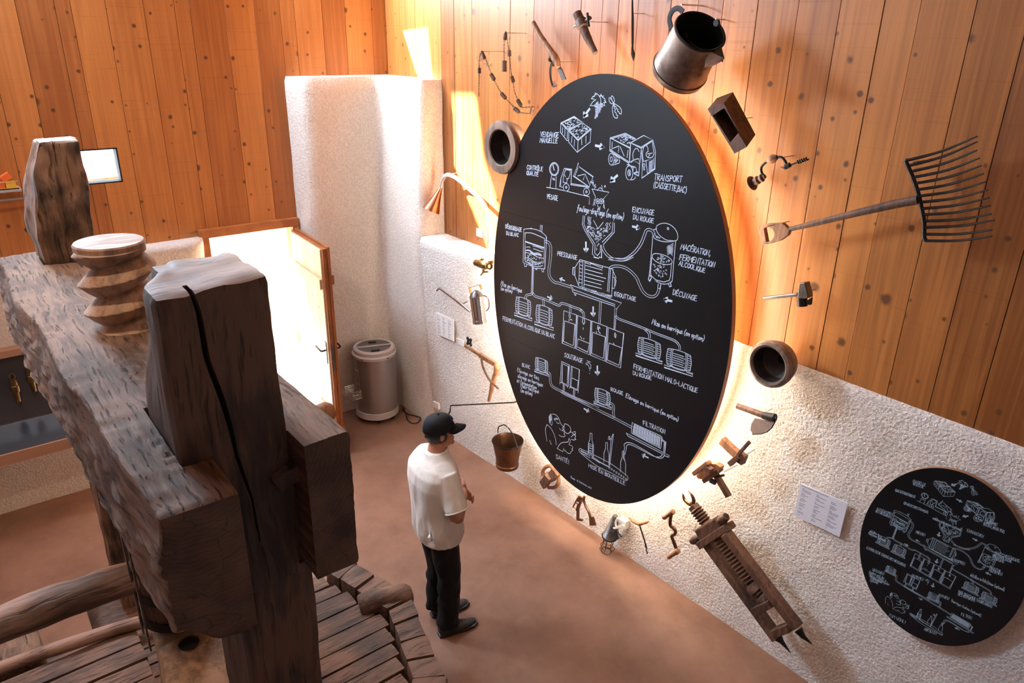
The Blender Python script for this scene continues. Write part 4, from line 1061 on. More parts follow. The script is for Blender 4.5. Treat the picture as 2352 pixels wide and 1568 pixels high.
for k in range(4): a = PI/4+k*PI/2; q = c+Vector((math.cos(a)*.038, 0, math.sin(a)*.038)); mb.sphere(q, .017, 10, 6, (1, .7, 1))
mb.tube([c+Vector((.022*math.cos(k*PI/6), 0, .022*math.sin(k*PI/6))) for k in range(12)], .010, 8, closed=True); mb.build('knob_lobes', M['iron'], t)
MB().tube([c+Vector((0.02, 0, 0)), c+Vector((.02, .1, 0))], .005, 6).build('mounting_pin', M['pin'], t)

# wooden pruner
d = wy(1110, 850, .14); t = thing('wooden_pruner', 'jointed orange-brown wooden tool with a bent arm and curved stay', 'tool', A4(600, 1100, d))
MB().bar(A4(423, 915, d), A4(560, 1000, d), .03, .024, up=(0, 1, 0)).bar(A4(555, 998, d), A4(700, 1085, d), .045, .03, up=(0, 1, 0)).build('upper_arm', M['toolx'], t, bevel=.005)
MB().tube(pts(A4, [700, 1085, 712, 1120, 700, 1180], d), [.024, .030, .024], 10).build('joint', M['toolx'], t)
MB().tube(pts(A4, [695, 1170, 672, 1265, 655, 1340, 638, 1412], d), [.022, .026, .018, .014], 10).build('lower_arm', M['toolx'], t)
MB().tube(catmull(pts(A4, [572, 1025, 582, 1095, 610, 1165, 650, 1230, 725, 1302], d+.03), 5), .010, 8).build('curved_stay', M['tool'], t)
MB().tube([A4(690, 1120, d), A4(690, 1120, d)+BACK*.2], .005, 6).build('mounting_pin', M['pin'], t)

# thin hooked rod
p0 = W(1035, 931, .5); t = thing('hooked_rod', 'long thin iron rod with hooked end, above the cap of the visitor', 'rod', p0)
MB().tube([W(1180, 924, .16), p0, W(1034, 944, .5), W(1030, 952, .5)], .007, 8).tube([W(1180, 924, .16), W(1180, 924, .16)+BACK*.12], .007, 8).build('rod_shaft', M['iron'], t)
d = wy(1000, 932, .012)
tag(MB().prism([W(994, 921, d), W(1007, 927, d), W(1007, 941, d), W(994, 934, d)], BACK*.02).build('wall_socket', M['white'], bevel=.002), 'white wall socket on plaster near the floor, left of the cap', 'socket')

# bucket
d = wy(1165, 1025, .20); c = A5(355, 462, d); r = mm(c, 150*.24236); z1 = A5(350, 690, d).z; h = c.z-z1+.01
t = thing('copper_bucket', 'brown copper bucket with wire handle hanging at lower left of the big board', 'bucket', c)
MB().lathe([(r, 0), (r*.97, -.01), (r*.86, -h*.35), (r*.76, -h*.6), (r*.71, -h*.86), (r*.74, -h*.88), (r*.72, -h), (0, -h)], c, (0, 0, 1), 36).build('bucket_body', M['bucket'], t)
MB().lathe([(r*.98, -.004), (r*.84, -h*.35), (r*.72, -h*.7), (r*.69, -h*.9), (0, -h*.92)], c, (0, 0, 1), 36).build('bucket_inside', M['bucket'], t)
MB().lathe([(r*.98, 0), (r*1.0, .006), (r*1.02, 0), (r*1.0, -.008)], c, (0, 0, 1), 36).build('rim_roll', M['iron'], t)
MB().tube(catmull([A5(262, 385, d+.02), A5(268, 335, d+.02), A5(300, 316, d), A5(330, 314, d), A5(385, 370, d-.02), A5(430, 470, d-.02), A5(447, 535, d+.03)], 5), .006, 8).build('bail_handle', M['iron'], t)
q = A5(350, 335, d); MB().tube([q, (q.x, -.06, q.z)], .003, 6).build('mounting_pin', M['pin'], t)

# wooden clamp
d = wy(1262, 1095, .12); t = thing('wooden_clamp', 'weathered wooden clamp with rounded bow, at the lower left edge of the big board', 'clamp', A5(740, 820, d))
MB().tube(catmull(pts(A5, [690, 790, 690, 745, 725, 706, 775, 708, 830, 800, 838, 855, 805, 900, 745, 905], d-.05), 5), .018, 8).build('bow', M['toolx'], t)
MB().prism(pts(A5, [652, 852, 705, 782, 748, 833, 690, 922], d+.02), BACK*.06).build('lower_block', M['tool'], t, bevel=.004)
MB().prism(pts(A5, [738, 765, 772, 722, 826, 795, 768, 858], d), BACK*.05).build('upper_block', M['tool'], t, bevel=.004)
MB().tube(pts(A5, [720, 770, 770, 830], d-.01), .022, 10).build('screw_pin', M['tool'], t)
MB().tube([A5(800, 800, d-.03), A5(800, 800, d-.03)+BACK*.15], .005, 6).build('mounting_pin', M['pin'], t)

# iron shears
d = wy(1342, 1172, .10); t = thing('iron_shears', 'pair of splayed dark brown iron irons with a flat blade foot, under the big board', 'tool', A5(1080, 1100, d))
MB().tube(pts(A5, [1032, 988, 1000, 1040, 975, 1088, 1005, 1118, 1022, 1060, 1000, 1050], d), .008, 6).prism(pts(A5, [1030, 985, 1066, 1008, 1050, 1055, 1010, 1035], d), BACK*.012).build('left_jaw', M['bucket'], t)
MB().bar(A5(1052, 1030, d), A5(1020, 1110, d), .022, .014, up=(0, 1, 0)).bar(A5(1022, 1100, d), A5(1020, 1210, d), .026, .014, up=(0, 1, 0)).prism(pts(A5, [1008, 1195, 1064, 1212, 1060, 1224, 1008, 1218], d), BACK*.014).build('left_leg', M['bucket'], t)
MB().tube(catmull(pts(A5, [1082, 988, 1078, 1030, 1100, 1090, 1125, 1140, 1140, 1190], d), 4), .011, 8).prism(pts(A5, [1126, 1184, 1166, 1184, 1190, 1266, 1130, 1266], d), BACK*.010).build('right_leg', M['bucket'], t)
MB().tube([A5(1080, 1000, d), A5(1080, 1000, d)+BACK*.12], .004, 6).build('mounting_pin', M['pin'], t)

# inspection lamp
d = wy(1402, 1215, .10); t = thing('caged_lamp', 'cord-wrapped inspection lamp with wire cage, under the bottom of the big board', 'lamp', A5(1340, 1330, d))
a = A5(1378, 1170, d); b_ = A5(1322, 1362, d); ax = b_-a; L = ax.length; r1 = mm(b_, 15)
prof = [(0, 0)]
for k in range(33):
    u = k/32; rr_ = lerp(.018, r1, u**.8); prof.append((rr_*(1+.07*math.cos(k*PI)), L*u))
prof.append((0, L)); MB().lathe(prof, a, ax, 24).build('wound_cord', M['greyiron'], t)
cg = MB(); e = A5(1290, 1500, d); x_, y_, z_ = frame(e-b_); Lg = (e-b_).length
for k in range(7):
    a_ = 2*PI*k/7; o_ = x_*math.cos(a_)+y_*math.sin(a_)
    cg.tube(catmull([b_+o_*r1*.8, b_+o_*r1*.78+z_*Lg*.55, b_+o_*r1*1.15+z_*Lg*.8, b_+o_*r1*.8+z_*Lg*1.02, b_+z_*Lg*1.15], 4), .0022, 5)
for u, s in ((.05, 1.1), (.4, .8), (.62, .82), (1.02, .82)):
    cg.tube([b_+z_*Lg*u+(x_*math.cos(2*PI*k/16)+y_*math.sin(2*PI*k/16))*r1*s for k in range(16)], .0026 if u > .1 else .008, 5, closed=True)
cg.build('wire_cage', M['iron'], t)
MB().tube(catmull(pts(A5, [1398, 1195, 1378, 1240, 1385, 1285, 1362, 1290], d+.04), 5), .008, 6).prism(pts(A5, [1365, 1285, 1375, 1300, 1450, 1268, 1440, 1255], d+.05), BACK*.01).build('white_bracket', M['white'], t)
MB().prism(pts(A5, [1400, 1192, 1474, 1232, 1468, 1312, 1392, 1262], d-.04), BACK*.05).build('white_socket_box', M['white'], t, bevel=.006)
MB().tube(pts(A5, [1385, 1300, 1398, 1345, 1418, 1385], d), [.010, .016, .026], 10).build('plug', M['black'], t)
MB().tube(catmull([W(1418, 1157, .1), W(1424, 1175, .09), W(1422, 1200, .08)], 5), .0016, 5).build('hanging_wire', M['pin'], t)

# T-handled auger
d = wy(1470, 1230, .12); t = thing('hand_auger', 'thin T-handled auger with bent light wooden handle', 'auger', A5(1605, 1245, d))
MB().tube(catmull(pts(A5, [1505, 1188, 1548, 1225, 1600, 1248, 1640, 1242, 1690, 1230], d), 4), [.007, .009, .011, .013, .014, .015, .016, .016, .017, .016, .015, .013, .012, .012, .011, .010, .009][:17], 10).build('handle', M['toolx'], t)
MB().tube(pts(A5, [1602, 1250, 1650, 1400, 1672, 1480], d), .006, 8).tube([A5(1660, 1440, d).lerp(A5(1681, 1535, d), i/20)+Vector((math.cos(i*.8), 0, math.sin(i*.8)))*.005 for i in range(21)], .005, 5).build('auger_shank', M['iron'], t)
# crank with two grips
d = wy(1545, 1225, .14); t = thing('corking_crank', 'S-shaped iron crank with two turned wooden grips', 'crank', A6(1080, 920, d))
for a, b_ in (((940, 712), (1092, 612)), ((1012, 1305), (1168, 1200))):
    p, q = A6(*a, d+.03), A6(*b_, d+.03); L = (q-p).length
    MB().lathe([(0, 0), (.016, .002), (.019, L*.1), (.016, L*.4), (.022, L*.8), (.020, L*.97), (0, L)], p, q-p, 14).build('grip', M['toolx'], t)
MB().tube(catmull(pts(A6, [1058, 665, 1045, 740, 1045, 825, 1095, 870, 1122, 920, 1105, 960, 1066, 985, 1090, 1060, 1138, 1190], d), 4), .013, 8).build('crank_bar', M['bucket'], t)
pin(A6, 1090, 835, 1170, 790, t)

# moulding gauge with tray
d = wy(1640, 1100, .20); t = thing('tray_gauge', 'wooden gauge with a sloping tray and a long square stem', 'gauge', A7(300, 1290, d))
MB().prism(pts(A7, [150, 1300, 272, 1192, 330, 1195, 372, 1225, 365, 1250, 235, 1342, 165, 1330], d), BACK*.045).build('tray', M['toolx'], t, bevel=.004)
MB().bar(A7(138, 1282, d+.03), A7(268, 1180, d+.03), .03, .05, up=(0, 1, 0)).build('back_rail', M['toolx'], t, bevel=.006)
MB().bar(A7(235, 1222, d+.04), A7(295, 1262, d+.04), .04, .04, up=(0, 1, 0)).build('small_block', M['tool'], t, bevel=.003)
MB().bar(A7(235, 1345, d-.02), A7(368, 1245, d-.02), .03, .06, up=(0, 1, 0)).build('front_rail', M['tool'], t, bevel=.003)
MB().bar(A7(330, 1290, d-.03), A7(448, 1490, d-.03), .036, .036, up=(0, 1, 0)).build('stem', M['tool'], t, bevel=.004)
MB().tube(pts(A7, [340, 1312, 402, 1297], d), .009, 8).tube(pts(A7, [285, 1345, 325, 1365], d), .018, 8).build('peg', M['iron'], t)
MB().tube([A7(400, 1270, d-.05), A7(400, 1270, d-.05)+BACK*.15], .004, 6).build('mounting_pin', M['pin'], t)
# marking gauge
d = wy(1690, 1035, .16); t = thing('marking_gauge', 'wooden cross-shaped marking gauge below the round wooden funnel', 'gauge', A7(480, 1080, d))
MB().bar(A7(385, 980, d), A7(560, 1145, d), .055, .045, up=(0, 1, 0)).build('beam', M['toolx'], t, bevel=.004)
MB().bar(A7(455, 1198, d+.03), A7(540, 1125, d+.03), .035, .03, up=(0, 1, 0)).bar(A7(520, 1125, d+.03), A7(632, 998, d+.03), .022, .022, up=(0, 1, 0)).build('cross_arm', M['tool'], t, bevel=.003)
MB().bar(A7(530, 1120, d+.01), A7(592, 1165, d+.01), .07, .05, up=(0, 1, 0)).build('head_block', M['tool'], t, bevel=.004)
MB().tube([A7(560, 1130, d), A7(560, 1130, d)+BACK*.15], .004, 6).build('mounting_pin', M['pin'], t)
# adze
d = wy(1740, 960, .16); t = thing('half_moon_adze', 'short handled tool with a broad half-moon blade on the plaster', 'adze', A7(740, 800, d))
MB().tube(pts(A7, [525, 675, 770, 762], d), [.019, .021], 12).build('handle', M['tool'], t)
MB().tube(pts(A7, [760, 760, 862, 783], d), [.024, .028], 12).build('socket', M['iron'], t)
bl = pts(A7, [680, 785, 820, 815, 866, 775, 862, 812, 835, 865, 795, 902, 740, 920, 660, 924, 640, 890, 650, 835], d+.01)
MB().prism(bl, BACK*.006).build('blade', simple('pale_worn_iron', (0.46, 0.36, 0.32), .5, .5, var=.2), t)
MB().tube(pts(A7, [864, 785, 858, 820, 832, 868, 792, 905, 735, 923, 662, 926], d+.006), .006, 6).build('blade_rib', M['iron'], t)
pin(A7, 765, 755, 860, 690, t)

# wooden press jack
d0 = .22
t = thing('screw_jack', 'long dark wooden screw jack with iron fork tip, slanting on the plaster', 'jack', A8(600, 700, d0))
MB().tube(catmull(pts(A8, [105, 50, 120, 100, 165, 138, 188, 135], d0), 4), [.004, .007, .009, .011, .012, .013, .014, .015, .015, .015, .016, .016, .017][:13], 8).tube(catmull(pts(A8, [190, 135, 200, 108, 182, 60, 148, 20], d0), 4), [.017, .016, .015, .014, .014, .013, .012, .011, .010, .008, .006, .004, .002][:13], 8).build('iron_fork', M['bucket'], t)
MB().bar(A8(190, 150, d0), A8(222, 190, d0), .06, .06, up=(0, 1, 0)).build('fork_collar', M['tool'], t, bevel=.005)
def screw(name, p, q, r0, r1, pitch, mat, par):
    L = (q-p).length; n = int(L/(pitch/6)); prof = [(0, 0)]
    for i in range(n+1): prof.append(((r0, (r0+r1)/2, r1, r1, (r0+r1)/2, r0)[i % 6], L*i/n))
    prof.append((0, L)); return MB().lathe(prof, p, q-p, 20).build(name, mat, par)
screw('wooden_screw', A8(215, 182, d0), A8(330, 330, d0), .036, .048, .022, M['tool'], t)
p, q = A8(395, 420, d0), A8(715, 850, d0); screw('wooden_screw', p, q, .030, .046, .026, M['tool'], t)
MB().bar(A8(262, 392, d0), A8(438, 285, d0), .09, .10, up=(0, 1, 0)).build('nut_block', M['tool'], t, bevel=.014)
for a, b_ in (((285, 405), (178, 462)), ((405, 295), (485, 242))):
    p, q = A8(*a, d0+.02), A8(*b_, d0+.02); L = (q-p).length
    MB().lathe([(0, 0), (.020, 0), (.024, L*.2), (.034, L*.6), (.026, L*.93), (0, L)], p, q-p, 14).build('turning_handle', M['tool'], t)
MB().bar(A8(270, 480, d0), A8(508, 325, d0), .05, .11, up=(0, 1, 0)).build('cross_head', M['tool'], t, bevel=.006)
MB().bar(A8(318, 470, d0-.02), A8(920, 1292, d0-.02), .050, .085, up=(0, 1, 0)).build('side_beam', M['tool'], t, bevel=.006)
MB().bar(A8(478, 388, d0+.03), A8(1092, 1195, d0+.02), .056, .075, up=(0, 1, 0)).build('side_beam', M['tool'], t, bevel=.006)
p, q = A8(700, 835, d0), A8(835, 985, d0); L = (q-p).length
MB().lathe([(0, 0), (.050, .0), (.054, L*.35), (.038, L*.42), (.050, L*.5), (.038, L*.58), (.056, L*.68), (.056, L), (0, L)], p, q-p, 18).build('screw_foot', M['tool'], t)
for a, b_ in (((742, 1045), (872, 985)), ((900, 1235), (1040, 1185))): MB().bar(A8(*a, d0+.03), A8(*b_, d0+.03), .05, .10, up=(0, 1, 0)).build('cross_rail', M['tool'], t, bevel=.004)
for a, m_, b_ in (((925, 1285), (955, 1320), (1033, 1418)), ((1095, 1215), (1140, 1275), (1217, 1343))):
    MB().tube([A8(*a, d0), A8(*m_, d0), A8(*b_, d0)], [.030, .016, .002], 8).build('iron_spike', M['iron'], t)
pin(A8, 505, 350, 575, 305, t, .004); pin(A8, 1040, 1100, 1108, 1080, t, .004)
# ------------------------------------------------------------------ bottle cooler in the corner
BCX, BCY, BZ = 0.385, -0.545, 0.84; r = 0.235
t = thing('bottle_cooler', 'grey metal barrel-shaped drinks cooler on castors in the corner by the door', 'cooler', (BCX, BCY, 0))
M['coolgrey'] = simple('satin_grey_metal', (0.36, 0.33, 0.33), 0.38, 0.85); M['coolrim'] = simple('grey_plastic_rim', (0.44, 0.38, 0.37), 0.4)
o = (BCX, BCY, 0)
MB().lathe([(0, .075), (r*.98, .075), (r, .08), (r, BZ-.06)], o, (0, 0, 1), 48).build('cooler_body', M['coolgrey'], t)
MB().lathe([(r*.99, .06), (r*1.02, .065), (r*1.02, .135), (r, .14)], o, (0, 0, 1), 48).build('base_band', M['coolrim'], t)
MB().lathe([(r, BZ-.065), (r*1.03, BZ-.06), (r*1.04, BZ-.03), (r*1.0, BZ-.02), (r*.8, BZ-.02)], o, (0, 0, 1), 48).build('top_rim', M['coolrim'], t)
MB().lathe([(r*.96, BZ-.02), (r*.97, BZ+.02), (r*.92, BZ+.035), (r*.80, BZ+.032), (r*.80, BZ+.015)], o, (0, 0, 1), 48).build('lid_ring', M['coolrim'], t)
M['smoked'] = simple('smoked_lid', (0.10, 0.085, 0.085), 0.12)
MB().lathe([(r*.81, BZ+.02), (0, BZ+.02)], o, (0, 0, 1), 40).build('lid_glass', M['smoked'], t)
dv = Vector((0.35, 1, 0)).normalized(); cc = Vector((BCX, BCY, BZ+.028))
MB().bar(cc-dv*r*.8, cc+dv*r*.8, .022, .012).build('lid_divider', M['coolrim'], t)
for s in (-1, 1):
    q = cc+Vector((dv.y, -dv.x, 0))*s*r*.52; MB().bar(q-dv*.045, q+dv*.045, .03, .016).build('lid_handle', M['black'], t, bevel=.005)
for a in (-.45, .55, 1.9, 3.6):
    q = Vector((BCX+r*.78*math.cos(a), BCY+r*.78*math.sin(a), 0.032)); w_ = MB().lathe([(0, -.012), (.03, -.012), (.03, .012), (0, .012)], q, (math.sin(a), -math.cos(a), 0), 14)
    w_ = w_.build('castor', M['black'], t); MB().bar(q+Vector((0, 0, .01)), q+Vector((0, 0, .045)), .02, .02, up=(1, 0, 0)).build('castor_fork', M['greyiron'], w_)
for a in (-1.05, 0.15, 1.2): MB().sphere((BCX+r*1.035*math.cos(a), BCY+r*1.035*math.sin(a), BZ-.045), .008, 8, 6).build('screw_dot', M['black'], t)
# clip-on wire basket hanging at its left side
wb_ = thing('wire_basket', 'small wire basket hooked on the left side of the drinks cooler', 'basket', (BCX+.02, BCY-r-.05, .5))
b = MB(); bx0, by0 = BCX+.10, BCY-r-.015
for k in range(6):
    z = .36+k*.018; b.tube([(bx0-.14, by0, z), (bx0-.14, by0-.11, z), (bx0+.04, by0-.11, z), (bx0+.04, by0, z)], .0028, 5)
for x in (-.14, -.05, .04): b.tube([(bx0+x, by0, .36), (bx0+x, by0-.11, .36)], .0028, 5); b.tube([(bx0+x, by0-.11, .36), (bx0+x, by0-.11, .45)], .0028, 5)
for x in (-.08, .0): b.tube([(bx0+x, by0, .36), (bx0+x, by0, .80), (bx0+x, by0+.03, .80)], .003, 5)
for z in (.5, .66): b.tube([(bx0-.08, by0, z), (bx0, by0, z)], .003, 5)
b.build('wire_grid', M['pin'], wb_)
cdp = catmull([on(920, 930, 2, .2), on(926, 935, 2, .03), on(932, 948, 2, .008), on(935, 962, 2, .008), on(945, 971, 2, .008), on(960, 970, 2, .008), on(966, 960, 2, .008), on(955, 955, 2, .012), on(937, 950, 2, .02), on(924, 940, 2, .02)], 6)
tag(MB().tube(cdp, .007, 8).build('power_cord', M['black']), 'black power cord looped on the floor beside the drinks cooler', 'cord')

# ------------------------------------------------------------------ wall shelf with little boxes, far left
sh = thing('wall_shelf', 'narrow pale shelf on the boards at the far left edge', 'shelf', (0.09, -3.9, 2.84))
MB().bx(0.004, 0.17, -5.0, -3.45, 2.845, 2.862).build('shelf_board', M['alu'], sh)
MB().bx(0.150, 0.17, -5.0, -3.45, 2.78, 2.795).build('shelf_lip', M['pin'], sh)
M['orange'] = simple('orange_box', (0.80, 0.16, 0.03), .5); M['yellow'] = simple('yellow_box', (0.85, 0.50, 0.04), .5); M['oak'] = simple('light_oak', (0.62, 0.36, 0.14), .5)
cols = [('yellow', 'yellow'), ('orange', 'orange'), ('yellow', 'yellow'), ('orange', 'orange')]
tr = thing('wooden_tray', 'light wooden tray on the far left shelf', 'tray', (0.10, -3.7, 2.862))
MB().bx(.03, .15, -4.2, -3.46, 2.862, 2.870).bx(.144, .15, -4.2, -3.46, 2.862, 2.874).bx(.144, .15, -4.2, -3.46, 2.918, 2.927).build('tray_rails', M['oak'], tr)
pos_l = ['at its right end', 'beside the right-hand yellow one', 'cut by the picture edge', 'outermost']
for k in range(4):
    y1 = -3.475-k*.075; nm = ['yellow', 'orange', 'yellow', 'orange'][k]
    tag(MB().bx(.05, .14, y1-.07, y1, 2.8705, 2.916).build('toy_block', M[nm], bevel=.003), 'small %s block in the wooden tray, %s' % (nm, pos_l[k]), 'block')
tag(MB().box((.09, -3.53, 2.952), .06, .07, .05, Matrix.Rotation(.5, 3, 'X')).build('toy_block', M['orange'], bevel=.003), 'orange block lying tilted on top of the tray', 'block')

# ------------------------------------------------------------------ display case with old brass taps, low on the left wall
dc = thing('display_case', 'wall display case with dark glossy back panel and sloping tray', 'case', (0.2, -4.0, .9))
M['case'] = simple('dark_glossy_panel', (0.045, 0.05, 0.062), 0.16, 0.0, spec=.9); M['casew'] = simple('case_wood', (0.40, 0.22, 0.14), .5)
MB().bx(.10, .125, -6.2, -3.36, .88, 1.50).build('back_panel', M['case'], dc)
MB().bx(.06, .20, -6.2, -3.34, 1.50, 1.56).build('top_board', M['casew'], dc)
MB().add([(.125, -6.2, .875), (.125, -3.36, .875), (.44, -3.36, .745), (.44, -6.2, .745), (.125, -6.2, .85), (.125, -3.36, .85), (.44, -3.36, .72), (.44, -6.2, .72)], [(0, 1, 2, 3), (4, 5, 6, 7), (0, 1, 5, 4), (1, 2, 6, 5), (2, 3, 7, 6), (3, 0, 4, 7)]).build('sloping_tray', M['case'], dc)
MB().bx(.44, .46, -6.2, -3.34, .66, .757).build('front_board', M['casew'], dc)
MB().bx(.06, .44, -6.2, -3.34, .66, .70).build('underside', M['casew'], dc)
MB().bx(.126, .13, -6.2, -3.36, .872, .882).build('joint_strip', M['pin'], dc)
for k, (y, z0, lab) in enumerate([(-3.83, 1.10, 'brass tap mounted upright in the display case, left one'), (-3.70, 1.16, 'brass tap in the display case, half hidden by the press beam')]):
    q = thing('brass_spigot', lab, 'tap', (.17, y, z0))
    MB().tube([(.17, y, z0-.02), (.17, y, z0+.07), (.17, y, z0+.075), (.17, y, z0+.13), (.17, y, z0+.135), (.17, y, z0+.19)], [.020, .022, .036, .038, .032, .030], 16).build('spigot_body', M['oldbrass'], q)
    MB().tube([(.17, y+.02*math.cos(a), z0+.215+.03*math.sin(a)) for a in [2*PI*j/14 for j in range(14)]], .009, 8, closed=True).build('ring_key', M['oldbrass'], q)
    MB().tube([(.125, y, z0+.1), (.17, y, z0+.1)], .008, 8).build('peg', M['pin'], q)
# ------------------------------------------------------------------ the visitor
px_, py_ = 3.575, -1.715; FW = Vector((0.16, 0.987, 0)).normalized(); RT = Vector((FW.y, -FW.x, 0))
def L3(r, f, z): return Vector((px_, py_, 0))+RT*(r-.022*z)+FW*(f-.012*z)+Vector((0, 0, z))
def loft(mb, rings, n=28, cap=True):
    """rings: (r, f, z, half width, half depth[, squareness])"""
    R = []
    for q in rings:
        r, f, z, a, b = q[:5]; e = q[5] if len(q) > 5 else 1.0; ring = []
        for k in range(n):
            t = 2*PI*k/n; c, s = math.cos(t), math.sin(t); c = math.copysign(abs(c)**e, c); s = math.copysign(abs(s)**e, s)
            ring.append(L3(r+a*c, f+b*s, z))
        R.append(ring)
    vs = [p for q in R for p in q]; fs = []
    for i in range(len(R)-1):
        for k in range(n): fs.append((i*n+k, i*n+(k+1) % n, (i+1)*n+(k+1) % n, (i+1)*n+k))
    fs += [tuple(range(n))[::-1], tuple((len(R)-1)*n+k for k in range(n))]
    return mb.add(vs, fs, True)
def fuse(mb, name, mat, parent, voxel, smooth=4, fn=None, cuts=()):
    o = mb.build(name, mat, None)
    m = o.modifiers.new('r', 'REMESH'); m.mode = 'VOXEL'; m.voxel_size = voxel; m.use_smooth_shade = True
    s = o.modifiers.new('s', 'SMOOTH'); s.iterations = smooth; s.factor = 0.5
    dg = bpy.context.evaluated_depsgraph_get(); dg.update(); me = bpy.data.meshes.new_from_object(o.evaluated_get(dg))
    o.modifiers.clear(); o.data = me
    if fn:
        for v in me.vertices: v.co = fn(v.co.copy(), v.normal.copy())
    me.polygons.foreach_set('use_smooth', [True]*len(me.polygons)); me.update()
    if not me.materials: me.materials.append(mat)
    o.parent = parent; o.matrix_parent_inverse = world_of(parent).inverted(); return o
pe = thing('person', 'man in white T-shirt, black trousers and dark cap, looking at the big board', 'person', (px_, py_, 0))
M['skin'] = simple('skin', (0.50, 0.235, 0.15), 0.5, 0, var=.12, scale=12, spec=.4)
M['skin'].node_tree.nodes['Principled BSDF'].inputs['Subsurface Weight'].default_value = 0.1
M['hair'] = simple('dark_hair', (0.020, 0.011, 0.008), 0.5, 0, bump=.004, bscale=90)
def cloth(name, col, dist, rough=.85, sz=0.35):
    m, nt, N, L, B = new_mat(name); tc = N.new('ShaderNodeTexCoord')
    mp = N.new('ShaderNodeMapping'); mp.inputs['Scale'].default_value = (9, 9, 9*sz); L.new(tc.outputs['Object'], mp.inputs['Vector'])
    n = N.new('ShaderNodeTexNoise'); n.inputs['Scale'].default_value = 1; n.inputs['Detail'].default_value = 3; n.inputs['Distortion'].default_value = 1.2; L.new(mp.outputs[0], n.inputs['Vector'])
    b = N.new('ShaderNodeBump'); b.inputs['Distance'].default_value = dist; L.new(n.outputs['Fac'], b.inputs['Height']); L.new(b.outputs['Normal'], B.inputs['Normal'])
    B.inputs['Base Color'].default_value = (*col, 1); B.inputs['Roughness'].default_value = rough; B.inputs['Specular IOR Level'].default_value = .2; return m
M['shirt'] = cloth('white_cotton', (0.74, 0.70, 0.66), .010); M['trouser'] = cloth('black_cloth', (0.010, 0.009, 0.010), .02)
M['cap'] = simple('navy_black_cap', (0.007, 0.008, 0.012), .7, spec=.25); M['shoe'] = simple('black_shoe', (0.016, 0.014, 0.014), .6, bump=.002, bscale=60)
HT = Vector((0.30, 0.954, 0)).normalized(); HR = Vector((HT.y, -HT.x, 0))   # direction of the face
hc = L3(0.0, 0.035, 1.605)
def H3(r, f, z): return hc+HR*r+HT*f+Vector((0, 0, z))
b = MB()
MX = Matrix((HR, HT, Vector((0, 0, 1)))).transposed()
b.sphere(H3(0, -.006, .02), .1, 22, 16, (.80, .98, 1.05), MX)
b.sphere(H3(0, .028, -.055), .1, 18, 12, (.60, .66, .66), MX)
b.tube([H3(0, .092, .012), H3(0, .108, -.012), H3(0, .116, -.028), H3(0, .100, -.036)], [.009, .013, .016, .010], 10)
b.sphere(H3(0, .082, -.095), .024, 10, 8, (1, .8, .8), MX)
b.tube([H3(-.022, .088, -.062), H3(0, .096, -.060), H3(.022, .088, -.062)], .007, 8)
b.tube([H3(-.045, .080, .024), H3(0, .092, .026), H3(.045, .080, .024)], .009, 8)
for s in (-1, 1): b.sphere(H3(s*.080, -.006, -.008), .030, 12, 8, (.28, .6, 1.0), MX)
b.tube([L3(0, -.005, 1.40), L3(0, .005, 1.47), L3(0, .018, 1.53), H3(0, -.01, -.02)], [.075, .060, .058, .060], 18)
# trunk and legs inside the clothes
loft(b, [(0, 0, .84, .15, .10), (0, 0, 1.0, .135, .095), (0, 0, 1.2, .15, .10), (0, 0, 1.34, .150, .085), (0, 0, 1.40, .10, .07)], 20)
for s in (-1, 1):
    b.tube([L3(s*.09, 0, .90), L3(s*.10, .01, .52), L3(s*.105, 0, .10), L3(s*.105, .02, .06)], [.085, .055, .042, .045], 14)
# arms: hanging upper arms, forearms brought together in front
def arm(s, el, wr):
    b.tube(catmull([L3(s*.150, 0, 1.345), L3(s*.215, -.01, 1.24), el], 4), [.045, .052, .056, .055, .052, .050, .047, .044, .042], 16)
    b.tube(catmull([el, el.lerp(wr, .45), wr], 4), [.042, .044, .044, .042, .038, .034, .030, .027, .026], 16)
elR, wrR = L3(.280, .015, 1.085), L3(.045, .185, 1.12); elL, wrL = L3(-.280, .015, 1.085), L3(-.045, .205, 1.05)
arm(1, elR, wrR); arm(-1, elL, wrL)
def hand(wr, dirv, palm_n, s):
    d = dirv.normalized(); n = palm_n.normalized(); w = d.cross(n).normalized()
    for i in range(5): b.sphere(wr+d*(.018+.016*i), .021, 10, 6, (1, 1, 1))
    for i in range(4):
        for k in range(4): b.sphere(wr+d*(.03+.015*k)+w*(.012*(i-1.5))*1.35, .0145, 8, 6)
    Ls = (.062, .074, .070, .055)
    for i in range(4):
        o = wr+d*.078+w*(.0185*(i-1.5)); q = o
        P = [q]; ang = [.25, .75, 1.15]
        for a, f in zip(ang, (.42, .32, .26)): q = q+(d*math.cos(a)+n*math.sin(a))*Ls[i]*f; P.append(q)
        b.tube(P, [.0092, .0088, .0080, .0068], 8)
    o = wr+d*.022+w*(-.024); b.tube([o, o+(-w*.8+d*.8+n*.3)*.028, o+(-w*.8+d*.8+n*.3)*.028+(d*.9+n*.5)*.028], [.012, .010, .0078], 8)
hand(wrR, (-RT*.9+FW*.25+Vector((0, 0, .05))), -FW+RT*-.2, 1)
hand(wrL, (RT*.9+FW*.40+Vector((0, 0, -.05))), -FW+RT*.2, -1)
body = fuse(b, 'body', M['skin'], pe, .0052, 3)
for s in (-1, 1):
    e = MB().sphere(H3(s*.033, .083, .004), .0115, 12, 8).build('eye', M['white'], body)
    MB().sphere(H3(s*.033, .0915, .004), .005, 8, 6).build('iris', M['hair'], body)
